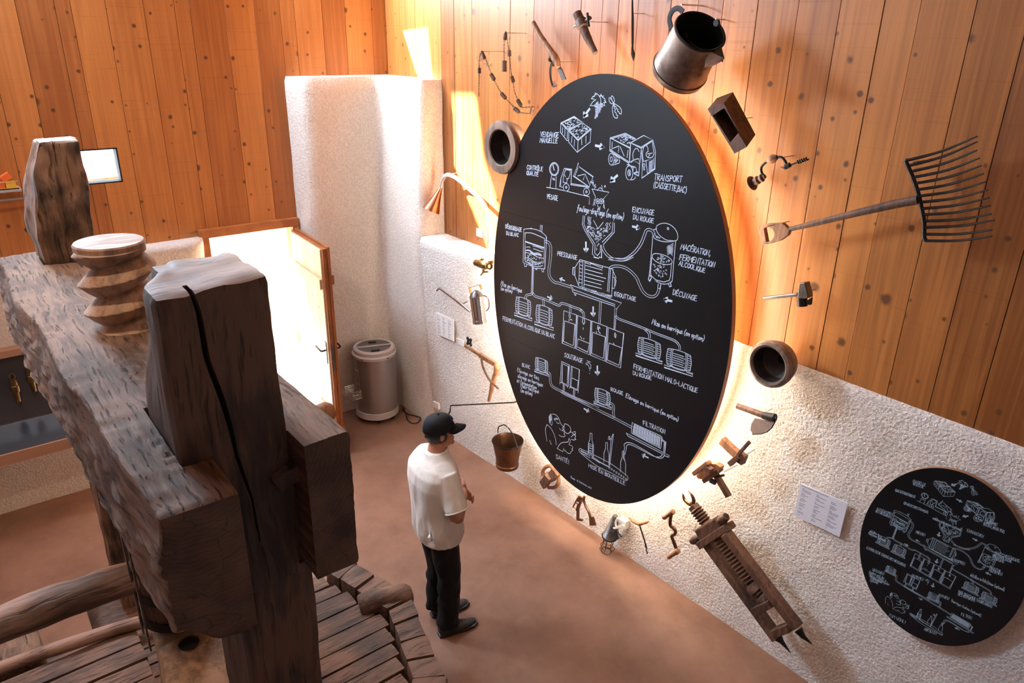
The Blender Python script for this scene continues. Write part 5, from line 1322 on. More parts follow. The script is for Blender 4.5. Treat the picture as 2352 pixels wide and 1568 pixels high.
# hair under the cap
b = MB(); b.sphere(H3(0, -.016, .000), .1, 22, 14, (.85, .95, .86), MX)
hb_ = fuse(b, 'hair', M['hair'], pe, .007, 1, lambda p, n: p+n*(.006*noise.noise(p*45)) if (p-hc).dot(HT) < .035 and (p-hc).z > -.075 else hc+(p-hc)*.62)
# cap
b = MB(); vs = []; fs = []; n = 36; m = 10
for i in range(m+1):
    ph = PI/2*i/m
    for k in range(n):
        t = 2*PI*k/n; rr = math.cos(ph)**.8
        q = H3(.093*rr*math.cos(t), -.006+.113*rr*math.sin(t), .028+.098*math.sin(ph)**.9+.0)
        if i == 0: q.z -= .012*(1 if math.sin(t) < .3 else 0)
        vs.append(q)
for i in range(m):
    for k in range(n): fs.append((i*n+k, i*n+(k+1) % n, (i+1)*n+(k+1) % n, (i+1)*n+k))
cp = b.add(vs, fs, True).build('cap', M['cap'], pe)
sm_ = cp.modifiers.new('t', 'SOLIDIFY'); sm_.thickness = .003
b = MB(); vs = []; fs = []; n = 16
for k in range(n+1):
    a = lerp(-1.15, 1.15, k/n)
    for j in range(5):
        u = j/4; x = math.sin(a)*(.088+.0*u)*(1-.10*u); f_ = math.cos(a)*.105*(1-u*.0)+u*(.085*math.cos(a*.9)); vs.append(H3(x, f_-.006, .030+.010*math.cos(a)-u*.022-.018*abs(math.sin(a))*1.0))
for k in range(n):
    for j in range(4): fs.append((k*5+j, (k+1)*5+j, (k+1)*5+j+1, k*5+j+1))
vz = b.add(vs, fs, True).build('brim', M['cap'], cp); s_ = vz.modifiers.new('t', 'SOLIDIFY'); s_.thickness = .004
MB().tube([H3(.052, .080, .098), H3(.062, .092, .072)], .0042, 6).build('white_mark', M['white'], cp)
MB().sphere(H3(0, -.006, .128), .008, 8, 6).build('cap_button', M['cap'], cp)
# shirt
b = MB()
loft(b, [(0, -.005, .80, .200, .155, .9), (0, -.008, .90, .212, .160, .9), (0, -.012, 1.02, .214, .156, .9), (0, -.018, 1.15, .226, .158, .88), (0, -.024, 1.27, .240, .160, .86), (0, -.024, 1.35, .236, .148, .86), (0, -.014, 1.405, .205, .124, .9), (0, -.004, 1.445, .120, .092, 1), (0, 0, 1.475, .082, .080, 1)], 40)
for s, el in ((1, elR), (-1, elL)):
    a_ = L3(s*.160, -.004, 1.370); e_ = L3(s*.276, .018, 1.15)
    b.tube([a_, a_.lerp(e_, .35), a_.lerp(e_, .7), e_], [.082, .083, .080, .082], 20)
def folds(p, n):
    q = p-Vector((px_, py_, 0)); r = q.dot(RT); f = q.dot(FW); z = p.z
    w = math.sin(r*46+z*7+2.5*noise.noise(p*5))*.5+noise.noise(Vector((r*16, f*10, z*3.2)))
    k = max(0, min(1, (1.34-z)/.22)); h = .015*k*w
    u = .012*noise.noise(Vector((r*5, f*5, z*2)))*k
    tw = (1-sst(.15, .20, abs(r)))*sst(.80, .90, z); return p+n*(h*1.2+u)*tw if z < 1.36 else p
fuse(b, 't_shirt', M['shirt'], pe, .010, 5, folds)
col_ = [L3(.078*math.cos(2*PI*k/24), .0+.078*math.sin(2*PI*k/24), 1.468+.006*math.sin(2*PI*k/24)) for k in range(24)]
MB().tube(col_, .009, 8, closed=True).build('neckband', M['shirt'], pe)
for s in (-1, 1):
    e_ = L3(s*.276, .018, 1.15); d_ = (e_-L3(s*.160, -.004, 1.370)).normalized(); x_, y_, z_ = frame(d_)
    MB().tube([e_+(x_*math.cos(2*PI*k/24)+y_*math.sin(2*PI*k/24))*.079 for k in range(24)], .006, 6, closed=True).build('sleeve_hem', M['shirt'], pe)
# trousers
b = MB()
loft(b, [(0, -.01, .76, .160, .112), (0, -.01, .86, .158, .105), (0, -.01, .93, .140, .095)], 30)
for s in (-1, 1):
    b.tube(catmull([L3(s*.085, -.01, .84), L3(s*.092, 0, .66), L3(s*.098, .012, .48), L3(s*.104, .0, .28), L3(s*.105, -.01, .085)], 4), [.100, .103, .103, .100, .096, .092, .089, .086, .084, .083, .081, .080, .079, .079, .080, .082, .084], 20)
def tf(p, n):
    h = noise.noise(Vector((p.x*14, p.y*14, p.z*9)))*.012+math.sin(p.z*38+p.x*20+3*noise.noise(p*6))*.004*(1 if p.z < .6 else .4); return p+n*h
fuse(b, 'trousers', M['trouser'], pe, .010, 3, tf)
# shoes
for s, off, yw in ((1, .0, .0), (-1, .03, .0)):
    b = MB(); n = 13; rings = []
    for i in range(n+1):
        u = i/n; f_ = -.085+.295*u; wd = .036+.016*math.sin(PI*min(1, u*1.05))+.004*math.sin(u*5); h = lerp(.085, .042, min(1, max(0, (u-.28)/.55))) if u > .28 else .088
        if u > .93: h *= .75; wd *= .75
        if u < .05: wd *= .8
        rings.append((f_, wd, h))
    vs = []; fs = []; k_ = 14
    for f_, wd, h in rings:
        for k in range(k_):
            t = 2*PI*k/k_; c, q = math.cos(t), math.sin(t); vs.append(L3(s*.105+c*wd, off+f_, .004+max(0, h*(.5+.5*q))))
    for i in range(n):
        for k in range(k_): fs.append((i*k_+k, i*k_+(k+1) % k_, (i+1)*k_+(k+1) % k_, (i+1)*k_+k))
    fs += [tuple(range(k_)), tuple(n*k_+k for k in range(k_))[::-1]]
    sh_ = fuse(b.add(vs, fs, True), 'shoe', M['shoe'], pe, .006, 3)
    so = [L3(s*.105+x, off+y, .0) for x, y in ((-.030, -.092), (.030, -.092), (.040, -.06), (.040, .02), (.056, .10), (.050, .18), (.024, .222), (-.024, .222), (-.046, .18), (-.052, .10), (-.038, .02), (-.038, -.06))]
    MB().prism(so, (0, 0, .024)).build('sole', M['black'], sh_, bevel=.006)
    lc = MB()
    for k in range(5): f_ = .035+k*.020; z = .088-.009*k; lc.tube([L3(s*.105-.022, off+f_, z-.008), L3(s*.105, off+f_+.006, z+.006), L3(s*.105+.022, off+f_, z-.008)], .0035, 6)
    lc.build('laces', M['black'], sh_)
# ------------------------------------------------------------------ chalk drawing and lettering
FONT = {
'A': '0 0 .24 1 .46 0|.08 .36 .40 .36', 'B': '.02 0 .04 1 .34 .92 .36 .66 .06 .52 .42 .42 .42 .12 .02 0', 'C': '.42 .84 .26 1 .06 .76 .02 .30 .16 0 .40 .10',
'D': '.04 0 .04 1 .34 .82 .42 .45 .30 .10 .04 0', 'E': '.40 1 .04 .96 .04 0 .42 .04|.04 .52 .34 .54', 'F': '.42 1 .04 .96 .04 0|.04 .52 .34 .54',
'G': '.42 .86 .24 1 .04 .74 .02 .26 .20 0 .42 .12 .42 .46 .24 .46', 'H': '.04 1 .04 0|.42 1 .42 0|.04 .5 .42 .52', 'I': '.08 .72 .08 0|.08 .98 .10 1.04',
'J': '.30 1 .30 .16 .16 0 .02 .14', 'K': '.04 1 .04 0|.40 1 .06 .48 .42 0', 'L': '.06 1 .04 0 .38 .03', 'M': '0 0 .08 1 .26 .40 .44 1 .52 0',
'N': '.02 0 .06 1 .38 0 .42 1', 'O': '.24 1 .04 .74 .04 .26 .22 0 .42 .26 .42 .74 .24 1', 'P': '.04 0 .04 1 .36 .94 .40 .64 .06 .46',
'Q': '.24 1 .04 .74 .04 .26 .22 0 .42 .26 .42 .74 .24 1|.26 .24 .48 -.10', 'R': '.04 0 .04 1 .36 .94 .38 .66 .06 .50 .42 0', 'S': '.40 .88 .22 1 .04 .80 .14 .56 .36 .42 .38 .16 .20 0 .02 .12',
'T': '0 .98 .46 1|.22 1 .22 0', 'U': '.04 1 .04 .22 .18 0 .36 .12 .42 1 .42 0', 'V': '.02 1 .20 0 .42 1', 'W': '0 1 .12 0 .26 .62 .40 0 .54 1', 'X': '0 1 .42 0|.42 1 0 0', 'Y': '0 1 .2 .5 .42 1|.2 .5 .18 0', 'Z': '.02 1 .42 1 .02 0 .42 0',
'a': '.36 .46 .16 .52 .02 .24 .14 0 .34 .40 .34 .06 .44 0', 'b': '.04 1 .04 0 .30 .06 .36 .36 .22 .52 .06 .34', 'c': '.34 .44 .14 .50 .02 .22 .16 0 .36 .08', 'd': '.34 .46 .12 .50 .02 .22 .16 0 .34 .30 .36 1 .34 0',
'e': '.04 .26 .34 .32 .22 .54 .04 .30 .12 0 .38 .08', 'f': '.34 .90 .20 1 .14 .6 .12 -.30|.02 .50 .30 .52', 'g': '.34 .48 .12 .52 .04 .24 .18 .06 .34 .40 .32 -.30 .10 -.32', 'h': '.04 1 .04 0 .12 .44 .28 .48 .34 0',
'i': '.08 .50 .08 .04 .18 0|.09 .70 .11 .74', 'j': '.14 .5 .12 -.3 0 -.3', 'k': '.04 1 .04 0|.30 .5 .06 .24 .32 0', 'l': '.04 .10 .16 .96 .06 .90 .08 .04 .18 0', 'm': '.02 .5 .04 0 .12 .44 .20 .46 .22 0 .32 .44 .42 .42 .44 0',
'n': '.02 .50 .04 0 .14 .44 .28 .46 .32 0', 'o': '.18 .52 .04 .30 .14 0 .32 .20 .20 .52 .36 .46', 'p': '.04 .50 .04 -.36|.04 .38 .26 .52 .34 .22 .16 0 .04 .10', 'q': '.34 .46 .12 .50 .04 .20 .20 .02 .34 .40 .34 -.36',
'r': '.02 .50 .06 0 .12 .40 .30 .50', 's': '.28 .48 .10 .48 .22 .22 .20 .02 .02 .04', 't': '.14 .82 .10 .06 .24 0|.02 .54 .28 .56', 'u': '.04 .50 .06 .06 .22 .04 .32 .50 .34 .04 .42 0', 'v': '.02 .5 .14 0 .32 .5', 'w': '0 .5 .1 0 .2 .4 .32 0 .42 .5', 'y': '.04 .5 .16 .04|.36 .5 .10 -.34', 'z': '.02 .48 .30 .48 .02 0 .34 .02', 'x': '0 .5 .3 0|.3 .5 0 0',
'(': '.24 1.1 .06 .7 .04 .2 .20 -.16', ')': '.04 1.1 .22 .7 .20 .2 .02 -.16', ',': '.12 .12 .04 -.22', '-': '.04 .46 .34 .48', '!': '.12 1.0 .08 .30|.07 .06 .09 0', '/': '.3 1 0 0', '.': '.06 .04 .08 0',
}
WID = {'I': .20, 'i': .24, 'l': .24, ' ': .28, ',': .22, '(': .30, ')': .30, '!': .24, 'M': .60, 'W': .62, 'm': .54, 't': .32, '-': .42, 'r': .34, 's': .32, '.': .16, 'j': .22}
ACC = {'É': ('E', 1), 'é': ('e', 1), 'Ô': ('O', 2), 'Ä': ('A', 3), 'Ü': ('U', 3), 'ä': ('a', 3), 'ü': ('u', 3)}
class Draw:
    """collects chalk lines given as photo points and lays them as thin ribbons on one board"""
    def __init__(s, y, wpx): s.y = y; s.w = wpx; s.v = []; s.f = []
    def P(s, u, v): return on(u, v, 1, s.y)
    def line(s, pts, w=1.0, smooth=False, closed=False):
        Q = [s.P(*p) for p in pts]
        if closed: Q.append(Q[0])
        if smooth: Q = catmull(Q, 4)
        s.ribbon(Q, w)
    def ribbon(s, Q, w=1.0):
        if len(Q) < 2: return
        hw = s.w*w/2; n0 = len(s.v); m = len(Q)
        Q = list(Q); d0 = (Q[1]-Q[0]).normalized()*hw*.7; d1 = (Q[-1]-Q[-2]).normalized()*hw*.7; Q[0] = Q[0]-d0; Q[-1] = Q[-1]+d1
        for i in range(m):
            d = Q[min(i+1, m-1)]-Q[max(i-1, 0)]; d.y = 0
            if d.length < 1e-9: d = Vector((1, 0, 0))
            d.normalize(); n = Vector((-d.z, 0, d.x))
            # mitre
            if 0 < i < m-1:
                a = (Q[i]-Q[i-1]).normalized(); c = max(.5, abs(a.dot(d)))
            else: c = 1
            off = n*hw/c; y = Vector((0, -.0009, 0))
            s.v += [Q[i]+off+y, Q[i]-off+y]
        for i in range(m-1): s.f.append((n0+2*i, n0+2*i+1, n0+2*i+3, n0+2*i+2))
    def build(s, mat, parent, name='chalk_drawing'):
        o = meshobj(name, s.v, s.f, mat); o.parent = parent; o.matrix_parent_inverse = world_of(parent).inverted(); return o
def txt(D, s, a, b, h, hx=0.0, w=1.0):
    """lettering from pixel a to pixel b (baseline), letters h pixels tall, leaning hx"""
    adv = []; tot = 0
    for c in s:
        k = ACC[c][0] if c in ACC else c; wd = WID.get(k, .52 if k.isupper() else .42); adv.append(tot); tot += wd
    rr = random.Random(len(s)+ord(s[0])); ex = ((b[0]-a[0])/tot, (b[1]-a[1])/tot)
    for c, u0 in zip(s, adv):
        k = ACC[c][0] if c in ACC else c
        if k not in FONT: continue
        jy = rr.uniform(-.04, .04); js = rr.uniform(.94, 1.06)
        def m(u, v): v = (v+jy)*js; return (a[0]+(u0+u)*ex[0]+v*hx, a[1]+(u0+u)*ex[1]-v*h)
        for st in FONT[k].split('|'):
            q = [float(z) for z in st.split()]; D.line([m(q[i], q[i+1]) for i in range(0, len(q), 2)], w)
        if c in ACC:
            t = ACC[c][1]; z = 1.12 if k.isupper() else .66
            if t == 1: D.line([m(.18, z), m(.32, z+.16)], w)
            if t == 2: D.line([m(.10, z), m(.24, z+.14), m(.38, z)], w)
            if t == 3: D.line([m(.10, z), m(.12, z+.05)], w); D.line([m(.32, z), m(.34, z+.05)], w)
class V:
    """a zoomed view of the photo: strings of view coordinates"""
    def __init__(s, D, ox, oy, k, T=None): s.D = D; s.o = (ox, oy); s.k = k; s.T = T
    def p(s, x, y):
        q = (s.o[0]+x*s.k, s.o[1]+y*s.k); return s.T(q) if s.T else q
    def l(s, st, w=1.0, sm=False, cl=False):
        for part in st.split('|'):
            q = [float(z) for z in part.split()]; s.D.line([s.p(q[i], q[i+1]) for i in range(0, len(q), 2)], w, sm, cl)
    def s(s, st, w=1.0): s.l(st, w, True)
    def dbl(s, st, g, w=.85):
        """a pipe: two parallel lines g view units apart"""
        q = [float(z) for z in st.split()]; P = catmull([Vector((q[i], q[i+1], 0)) for i in range(0, len(q), 2)], 5)
        for sg in (-1, 1):
            L = []
            for i in range(len(P)):
                d = (P[min(i+1, len(P)-1)]-P[max(i-1, 0)]).normalized(); L.append(s.p(P[i].x-d.y*g/2*sg, P[i].y+d.x*g/2*sg))
            s.D.line(L, w)
    def arrow(s, x0, y0, x1, y1, w=2.6, h=22):
        d = Vector((x1-x0, y1-y0)).normalized(); n = Vector((-d.y, d.x)); e = Vector((x1, y1))
        s.D.line([s.p(x0, y0), s.p(x1, y1)], w); a = e-d*h+n*h*.8; b = e-d*h-n*h*.8
        s.D.line([s.p(a.x, a.y), s.p(x1, y1), s.p(b.x, b.y)], w)
    def berries(s, poly, n, seed=1, r=9):
        q = [float(z) for z in poly.split()]; P = [(q[i], q[i+1]) for i in range(0, len(q), 2)]; rr = random.Random(seed)
        xs_ = [p[0] for p in P]; ys_ = [p[1] for p in P]; k = 0; t = 0
        def inside(x, y):
            c = False
            for i in range(len(P)):
                (x1, y1), (x2, y2) = P[i], P[i-1]
                if (y1 > y) != (y2 > y) and x < (x2-x1)*(y-y1)/(y2-y1)+x1: c = not c
            return c
        while k < n and t < n*20:
            t += 1; x = rr.uniform(min(xs_), max(xs_)); y = rr.uniform(min(ys_), max(ys_))
            if not inside(x, y): continue
            k += 1; a0 = rr.uniform(2.4, 4.2); L = [(x+r*math.cos(a0+j*.8), y+r*math.sin(a0+j*.8)) for j in range(rr.choice([3, 4, 5]))]
            s.D.line([s.p(*z) for z in L], .8)
    def barrel(s, x0, y0, ex, ey, n=5, stand=1, side=1):
        """x0,y0 lower left; ex along, ey up (view units)"""
        def m(a, b): return s.p(x0+a*ex[0]+b*ey[0], y0+a*ex[1]+b*ey[1])
        D = s.D
        D.line([m(0, .04), m(-.05, .5), m(0, 1)], 1, True); D.line([m(1, .04), m(1.05, .5), m(1, 1)], 1, True)
        D.line([m(0, 1), m(.25, 1.06), m(.5, 1.08), m(.75, 1.06), m(1, 1)], 1, True); D.line([m(0, .04), m(.18, .0)], 1); D.line([m(.82, 0), m(1, .04)], 1)
        for a in (.16, .22): D.line([m(a, .0), m(a-.03, .5), m(a, 1.05)], .9, True)
        for a in (.78, .84): D.line([m(a, .0), m(a+.03, .5), m(a, 1.05)], .9, True)
        for k in range(7):
            b = .12+k*.135; D.line([m(-.03, b), m(.13, b-.01)], .8); D.line([m(.87, b), m(1.03, b-.01)], .8)
        for k in range(n):
            b = .14+k*.8/(n-.0); D.line([m(.23, b), m(.5, b+.01), m(.70 if k % 2 else .76, b-.01)], .9, True)
        D.line([m(.20, .06), m(.22, -.04), m(.5, -.07), m(.76, -.04), m(.80, .06)], 1, True); D.line([m(.22, -.0), m(.5, -.02), m(.74, 0)], .8, True)
        if stand:
            D.line([m(.16, -.02), m(.12, -.08), m(-.12, -.06), m(-.12, -.22), m(1.14, -.22), m(1.14, -.06), m(.88, -.08), m(.84, -.02)], 1)

def pictures(D, T=None, txts=True):
    v = V(D, 1180, 180, .16582, T)
    v.s('1128 202 1165 222 1195 258 1208 300 1204 335 1190 362'); v.l('1130 205 1140 228 1120 222 1125 240 1090 258 1078 278 1100 285 1138 292 1095 325 1060 378 1105 378 1140 360 1172 318 1170 350')
    v.l('1200 240 1212 215 1208 240 1222 248 1248 244 1228 262 1250 272 1270 290 1258 302 1282 335 1250 330 1262 384 1240 372 1232 350 1218 365')
    v.l('1190 250 1215 232', 1.6)
    rr = random.Random(2)
    for k, (x, y) in enumerate([(1130, 388), (1152, 375), (1170, 360), (1148, 400), (1168, 392), (1190, 378), (1210, 370), (1225, 388), (1205, 400), (1185, 408), (1162, 420), (1140, 430), (1200, 428), (1182, 438), (1160, 450), (1142, 460), (1190, 460), (1168, 475), (1145, 485), (1160, 502), (1140, 510), (1155, 525), (1135, 535), (1130, 548), (1150, 345), (1215, 350)]):
        v.l(' '.join('%g %g' % (x+10*math.cos(a), y+9*math.sin(a)) for a in [2*PI*j/6 for j in range(7)]), .8)
    v.s('1384 340 1355 350 1330 325 1320 290 1328 265 1345 280 1384 340'); v.s('1384 340 1362 300 1352 262 1362 242 1382 262 1395 300 1390 335')
    v.s('1384 350 1368 400 1370 460 1385 520 1410 548 1436 545 1440 515 1425 505 1420 480 1408 470 1400 450 1410 432 1395 410 1388 380 1390 350')
    v.s('1392 348 1430 370 1470 400 1492 440 1490 488 1465 486 1460 465 1440 455 1445 430 1425 420 1420 395 1400 385 1395 365')
    v.arrow(1050, 424, 975, 522, 3.4, 40); v.arrow(1135, 930, 1240, 950, 3.4, 40); v.arrow(1435, 1345, 1348, 1420, 3.4, 40)
    v.l('653 618 838 525 1078 708 892 860 653 618'); v.l('668 618 838 540 950 600 765 710 668 618|775 722 955 612 1060 705 892 845 775 722|765 710 775 722|955 600 765 700')
    v.l('653 618 648 745 740 862 762 850|765 725 762 880 880 1022 1060 880 1070 715|892 860 886 1020'); v.l('680 680 676 755|712 680 708 795|745 735 742 835|808 805 802 890|845 845 838 935|940 835 945 920|1002 800 1000 895')
    v.berries('690 618 838 548 930 602 765 700', 30, 3); v.berries('795 728 955 628 1040 705 892 832', 44, 4)
    # scales, tipping truck
    v.l(' '.join('%g %g' % (561+64*math.cos(a), 1255+90*math.sin(a)) for a in [2*PI*j/22 for j in range(23)])); v.l(' '.join('%g %g' % (561+52*math.cos(a), 1256+76*math.sin(a)) for a in [2*PI*j/22 for j in range(23)]), .8)
    v.l('545 1200 560 1270', 1.6); v.l('524 1342 503 1508|590 1350 585 1528|455 1508 600 1532 700 1556'); v.l('540 1378 543 1402|550 1392 562 1380 556 1404 572 1404', 1.1)
    v.l('705 1245 803 1258 793 1472|722 1262 690 1340 684 1440 735 1445 742 1400 730 1392 762 1385 780 1330 785 1270 720 1262|700 1250 655 1380 635 1495 682 1508|655 1382 650 1500|700 1330 718 1362')
    v.l('895 1170 880 1225 828 1350 1045 1502 1100 1362 905 1222|890 1240 850 1345|885 1350 985 1325 965 1405|990 1325 1052 1470|793 1455 1050 1498|790 1472 1045 1510|898 1175 888 1205')
    for cx, cy, rx, ry in ((728, 1508, 42, 52), (1008, 1570, 42, 50)):
        v.l(' '.join('%g %g' % (cx+rx*math.cos(a), cy+ry*math.sin(a)) for a in [2*PI*j/18 for j in range(19)])); v.l(' '.join('%g %g' % (cx+10*math.cos(a), cy+13*math.sin(a)) for a in [2*PI*j/8 for j in range(9)]), 1.2)
    v.berries('1060 1430 1100 1420 1170 1490 1150 1530 1080 1510', 14, 5, 11)
    v = V(D, 1380, 180, .21685, T)
    v.l('100 630 262 580 372 640 316 682 308 735 100 630|100 630 96 765 298 898 310 740|122 672 118 762|96 750 300 885|108 640 262 592 360 645|130 740 192 715 188 782|205 722 248 820|290 760 278 838')
    v.berries('140 638 262 600 350 648 300 712', 34, 6, 8)
    v.l('318 682 455 604 552 652 428 728 318 682|330 690 430 740 548 662|428 728 442 885 436 1055 575 960 580 770 552 652|318 690 305 892|430 740 415 885 402 1032|545 660 565 800')
    v.s('345 862 340 800 362 750 390 745 405 775'); v.l('352 860 402 850 412 905 352 870|315 885 345 865 372 885 410 900|320 890 345 870'); v.s('450 870 442 790 460 720 480 712 498 730 500 770')
    v.l(' '.join('%g %g' % (520+40*math.cos(a), 805+36*math.sin(a)) for a in [2*PI*j/16 for j in range(12)])); v.l('495 800 545 790|520 805 505 830'); v.l('450 880 568 842|478 868 495 1005|482 872 560 845 568 955 495 1005')
    for k in range(10): v.l('%g %g %g %g' % (512-k*.4, 885+k*12, 552-k*.6, 866+k*12), .8)
    v.l(' '.join('%g %g' % (458+12*math.cos(a), 922+20*math.sin(a)) for a in [2*PI*j/10 for j in range(11)])); v.l('455 955 462 960 458 970', 1.6)
    for cx, cy, rx, ry in ((112, 855, 29, 62), (302, 1000, 38, 76)):
        v.l(' '.join('%g %g' % (cx+rx*math.cos(a), cy+ry*math.sin(a)) for a in [2*PI*j/20 for j in range(21)]))
        v.l(' '.join('%g %g' % (cx+.42*rx*math.cos(a), cy+.42*ry*math.sin(a)) for a in [2*PI*j/10 for j in range(11)]))
    v.l('112 795 150 812 200 848|115 918 150 912 195 896 202 862|300 1076 345 1072 368 1050 366 1040'); v.berries('142 830 190 850 188 885 150 900', 26, 8, 7)
    v.l('278 912 372 940 385 1000 348 1005|290 905 345 945 372 938|345 945 340 1000|355 1000 385 985 402 1000 400 1030 355 1012'); v.l('300 985 305 1015', 1.6)
    v = V(D, 1140, 420, .19133, T)
    v.l('718 68 1118 166 1116 256')
    v.l('1150 72 1355 112 1282 196 1302 312|1150 72 1192 168 1186 200 1162 270|1294 208 1288 296|1175 200 1185 270')
    v.s('1215 90 1232 65 1258 60 1275 75 1280 98')
    for cx in (1218, 1260): v.l(' '.join('%g %g' % (cx+21*math.cos(a), 220+31*math.sin(a)) for a in [2*PI*j/14 for j in range(15)])); v.l(' '.join('%g %g' % (cx+7*math.cos(a), 220+10*math.sin(a)) for a in [2*PI*j/8 for j in range(9)]), 1.1)
    v.l('1215 270 1238 306 1250 282|1265 28 1272 48|1298 38 1312 32 1308 50 1298 46|1270 60 1262 75')
    # hopper
    v.l('1043 392 1034 498 1062 570 1162 738 1154 858 1178 872 1170 888 1232 906 1236 888 1264 898 1268 762')
    v.l('1062 396 1052 492 1092 590 1186 735 1182 840 1214 872 1248 830 1252 745|1400 470 1392 590 1272 710|1418 480 1416 592 1284 742')
    v.berries('1075 520 1390 560 1290 660 1240 700 1190 690 1120 610', 70, 9, 10); v.berries('1195 690 1250 690 1235 820 1200 810', 10, 10, 7)
    v.s('1105 402 1098 430 1108 460 1100 492'); v.s('1120 408 1112 440 1122 470 1114 502'); v.s('1138 412 1128 450 1136 480 1128 506'); v.s('1330 478 1316 500 1324 530 1314 552'); v.s('1344 480 1334 510 1340 530 1328 556'); v.s('1372 478 1358 500 1372 530')
    v.l('1168 448 1222 550 1284 472'); v.arrow(1076, 712, 1078, 820, 3.0, 30)
    v.dbl('1272 745 1292 810 1340 870 1400 910 1480 925 1560 918 1640 880', 26)
    # settling tank
    v.l('330 556 322 955 440 1005 432 1320|454 1022 582 1030 605 650|348 600 342 925 352 945 440 982|344 598 350 925|580 690 572 960')
    v.s('330 556 400 548 480 560 545 590 600 640'); v.s('346 598 420 600 500 630 580 668'); v.l('600 640 598 692|582 670 578 695|528 580 530 508 550 510 548 590|410 552 418 540 430 552')
    v.l('350 700 575 775|350 708 575 782', 1.2); v.s('440 755 500 770 560 795'); v.s('358 770 400 768 405 780'); v.s('445 790 480 800 530 820 558 820'); v.s('358 805 400 805 450 840 500 840 540 860')
    v.s('358 812 400 815 450 850 500 852 545 868'); v.s('410 832 450 860 500 862 540 878'); v.s('352 835 420 850 500 890 570 905'); v.s('350 900 400 905 470 950 560 945'); v.s('352 940 420 985 500 1005 560 990')
    v.berries('360 850 560 905 560 935 440 920 370 890', 22, 11, 5); v.berries('356 905 450 950 555 952 550 985 450 985 370 945', 60, 12, 7)
    v.l('335 965 342 1003 362 1000 368 975|545 1035 552 1068 568 1065 568 1035|470 1025 474 1038 492 1036')
    v.dbl('585 705 625 712 650 755 655 830 645 950 632 1040 640 1120 690 1185 760 1205 895 1248', 24)
    v.dbl('440 1005 434 1200 430 1320', 20)
    v.arrow(822, 1172, 762, 1150, 1.9, 26); v.arrow(615, 1366, 676, 1388, 2.4, 30)
    # press
    v.l('1004 920 988 1240 1060 1262|1004 920 1390 1030 1440 1140|1004 920 944 1015 922 1014 918 1100 942 1108 944 1015|942 1108 992 1240|1040 935 1030 1240|1066 945 1052 1248|1372 1028 1352 1310|1356 1022 1334 1300|1404 1035 1386 1350')
    for k in range(7): v.l('%g %g %g %g' % (1002-k*2, 940+k*42, 1040-k*2, 950+k*42), .9)
    for k, e in enumerate((1270, 1275, 1315, 1290, 1260, 1265)): y = 990+k*45; v.l('%g %g %g %g' % (1070-k*2, y, e, y+(e-1070)*.27), .95)
    v.l('1070 955 1120 975|1135 965 1275 1022|1275 1000 1275 1022|1130 960 1130 985'); v.l('1408 1130 1425 1140 1432 1160 1438 1170 1430 1228 1424 1230 1415 1268 1396 1262|1425 1142 1418 1262')
    v.berries('995 1235 1060 1255 1380 1365 1370 1385 1050 1285', 60, 13, 9); v.l('1000 1240 1390 1368|1390 1352 1200 1320')
    v.l('892 1220 908 1228 1504 1440 1448 1505 1442 1560|892 1220 920 1308 940 1316 1425 1480 1422 1560|915 1250 930 1290|932 1282 1426 1458|936 1318 942 1345 955 1348 958 1325')
    # outlet pipes of the settling tank, barrels
    v.dbl('434 1315 420 1335 370 1345 355 1360 352 1396', 20); v.dbl('436 1320 470 1360 560 1388 640 1422 750 1468 782 1445 850 1460 940 1495 1010 1520 1045 1560', 20); v.dbl('560 1390 570 1440 568 1476', 20); v.dbl('885 1470 890 1520 888 1560', 18)
    v = V(D, 1140, 640, .19133, T)
    v.dbl('1005 375 1045 405 1052 465', 18); v.dbl('888 345 888 410', 18)
    v.barrel(238, 402, (168, 55), (4, -185)); v.barrel(482, 508, (180, 60), (6, -195))
    v.dbl('1252 280 1240 535', 20); v.l('1425 345 1412 600|1446 355 1425 610')
    for i, (a, b, c, e, g) in enumerate((((812, 382), (965, 435), (942, 835), (792, 772), 505), ((978, 442), (1138, 505), (1114, 912), (956, 838), 722), ((1150, 508), (1330, 575), (1302, 988), (1130, 915), 642), ((1346, 585), (1530, 655), (1492, 1070), (1318, 995), 770))):
        v.l('%g %g %g %g %g %g %g %g %g %g' % (*a, *b, *c, *e, *a)); sl = (b[1]-a[1])/(b[0]-a[0]); xl = a[0]+14-(g-a[1])*.04; xr = b[0]-20
        v.l('%g %g %g %g %g %g %g %g %g %g' % (xl, g, xr, g+(xr-xl)*sl, c[0]-18, c[1]-32, e[0]+14, e[1]-22, xl, g))
    v.l('876 420 872 445 882 475 892 448 886 420|868 488 874 505|885 492 905 488 912 500|1040 470 1034 515 1048 545 1064 520 1056 480|1042 585 1046 608|1008 690 1026 718|1044 722 1056 716|1222 560 1214 600 1226 612 1234 580|1238 575 1248 600|1200 632 1208 645|1226 625 1236 640 1250 655|1424 650 1418 690 1430 708 1438 670 1426 650|1408 770 1414 785', 1.2)
    v.arrow(1164, 340, 1162, 442, 3.0, 30); v.arrow(1214, 1050, 1212, 1148, 3.0, 30)
    v.l('1090 982 1132 1000|1110 992 1106 1005|1078 1010 1110 1008 1134 1030 1136 1075 1114 1072 1112 1045 1098 1030 1078 1030 1078 1010|1122 1085 1124 1105|1120 1130 1122 1140')
    v.barrel(475, 1085, (138, 48), (0, -140), 5); v.dbl('620 1125 645 1150 648 1220 665 1280 720 1320 830 1370 940 1425 1080 1485 1230 1555', 20)
    v.l('785 992 876 1035 866 1288 850 1280 858 1305|785 992 766 1240 764 1262|796 1018 866 1055 852 1272 788 1240 796 1018|766 1240 805 1255 802 1350|820 1262 818 1345|862 1290 822 1270')
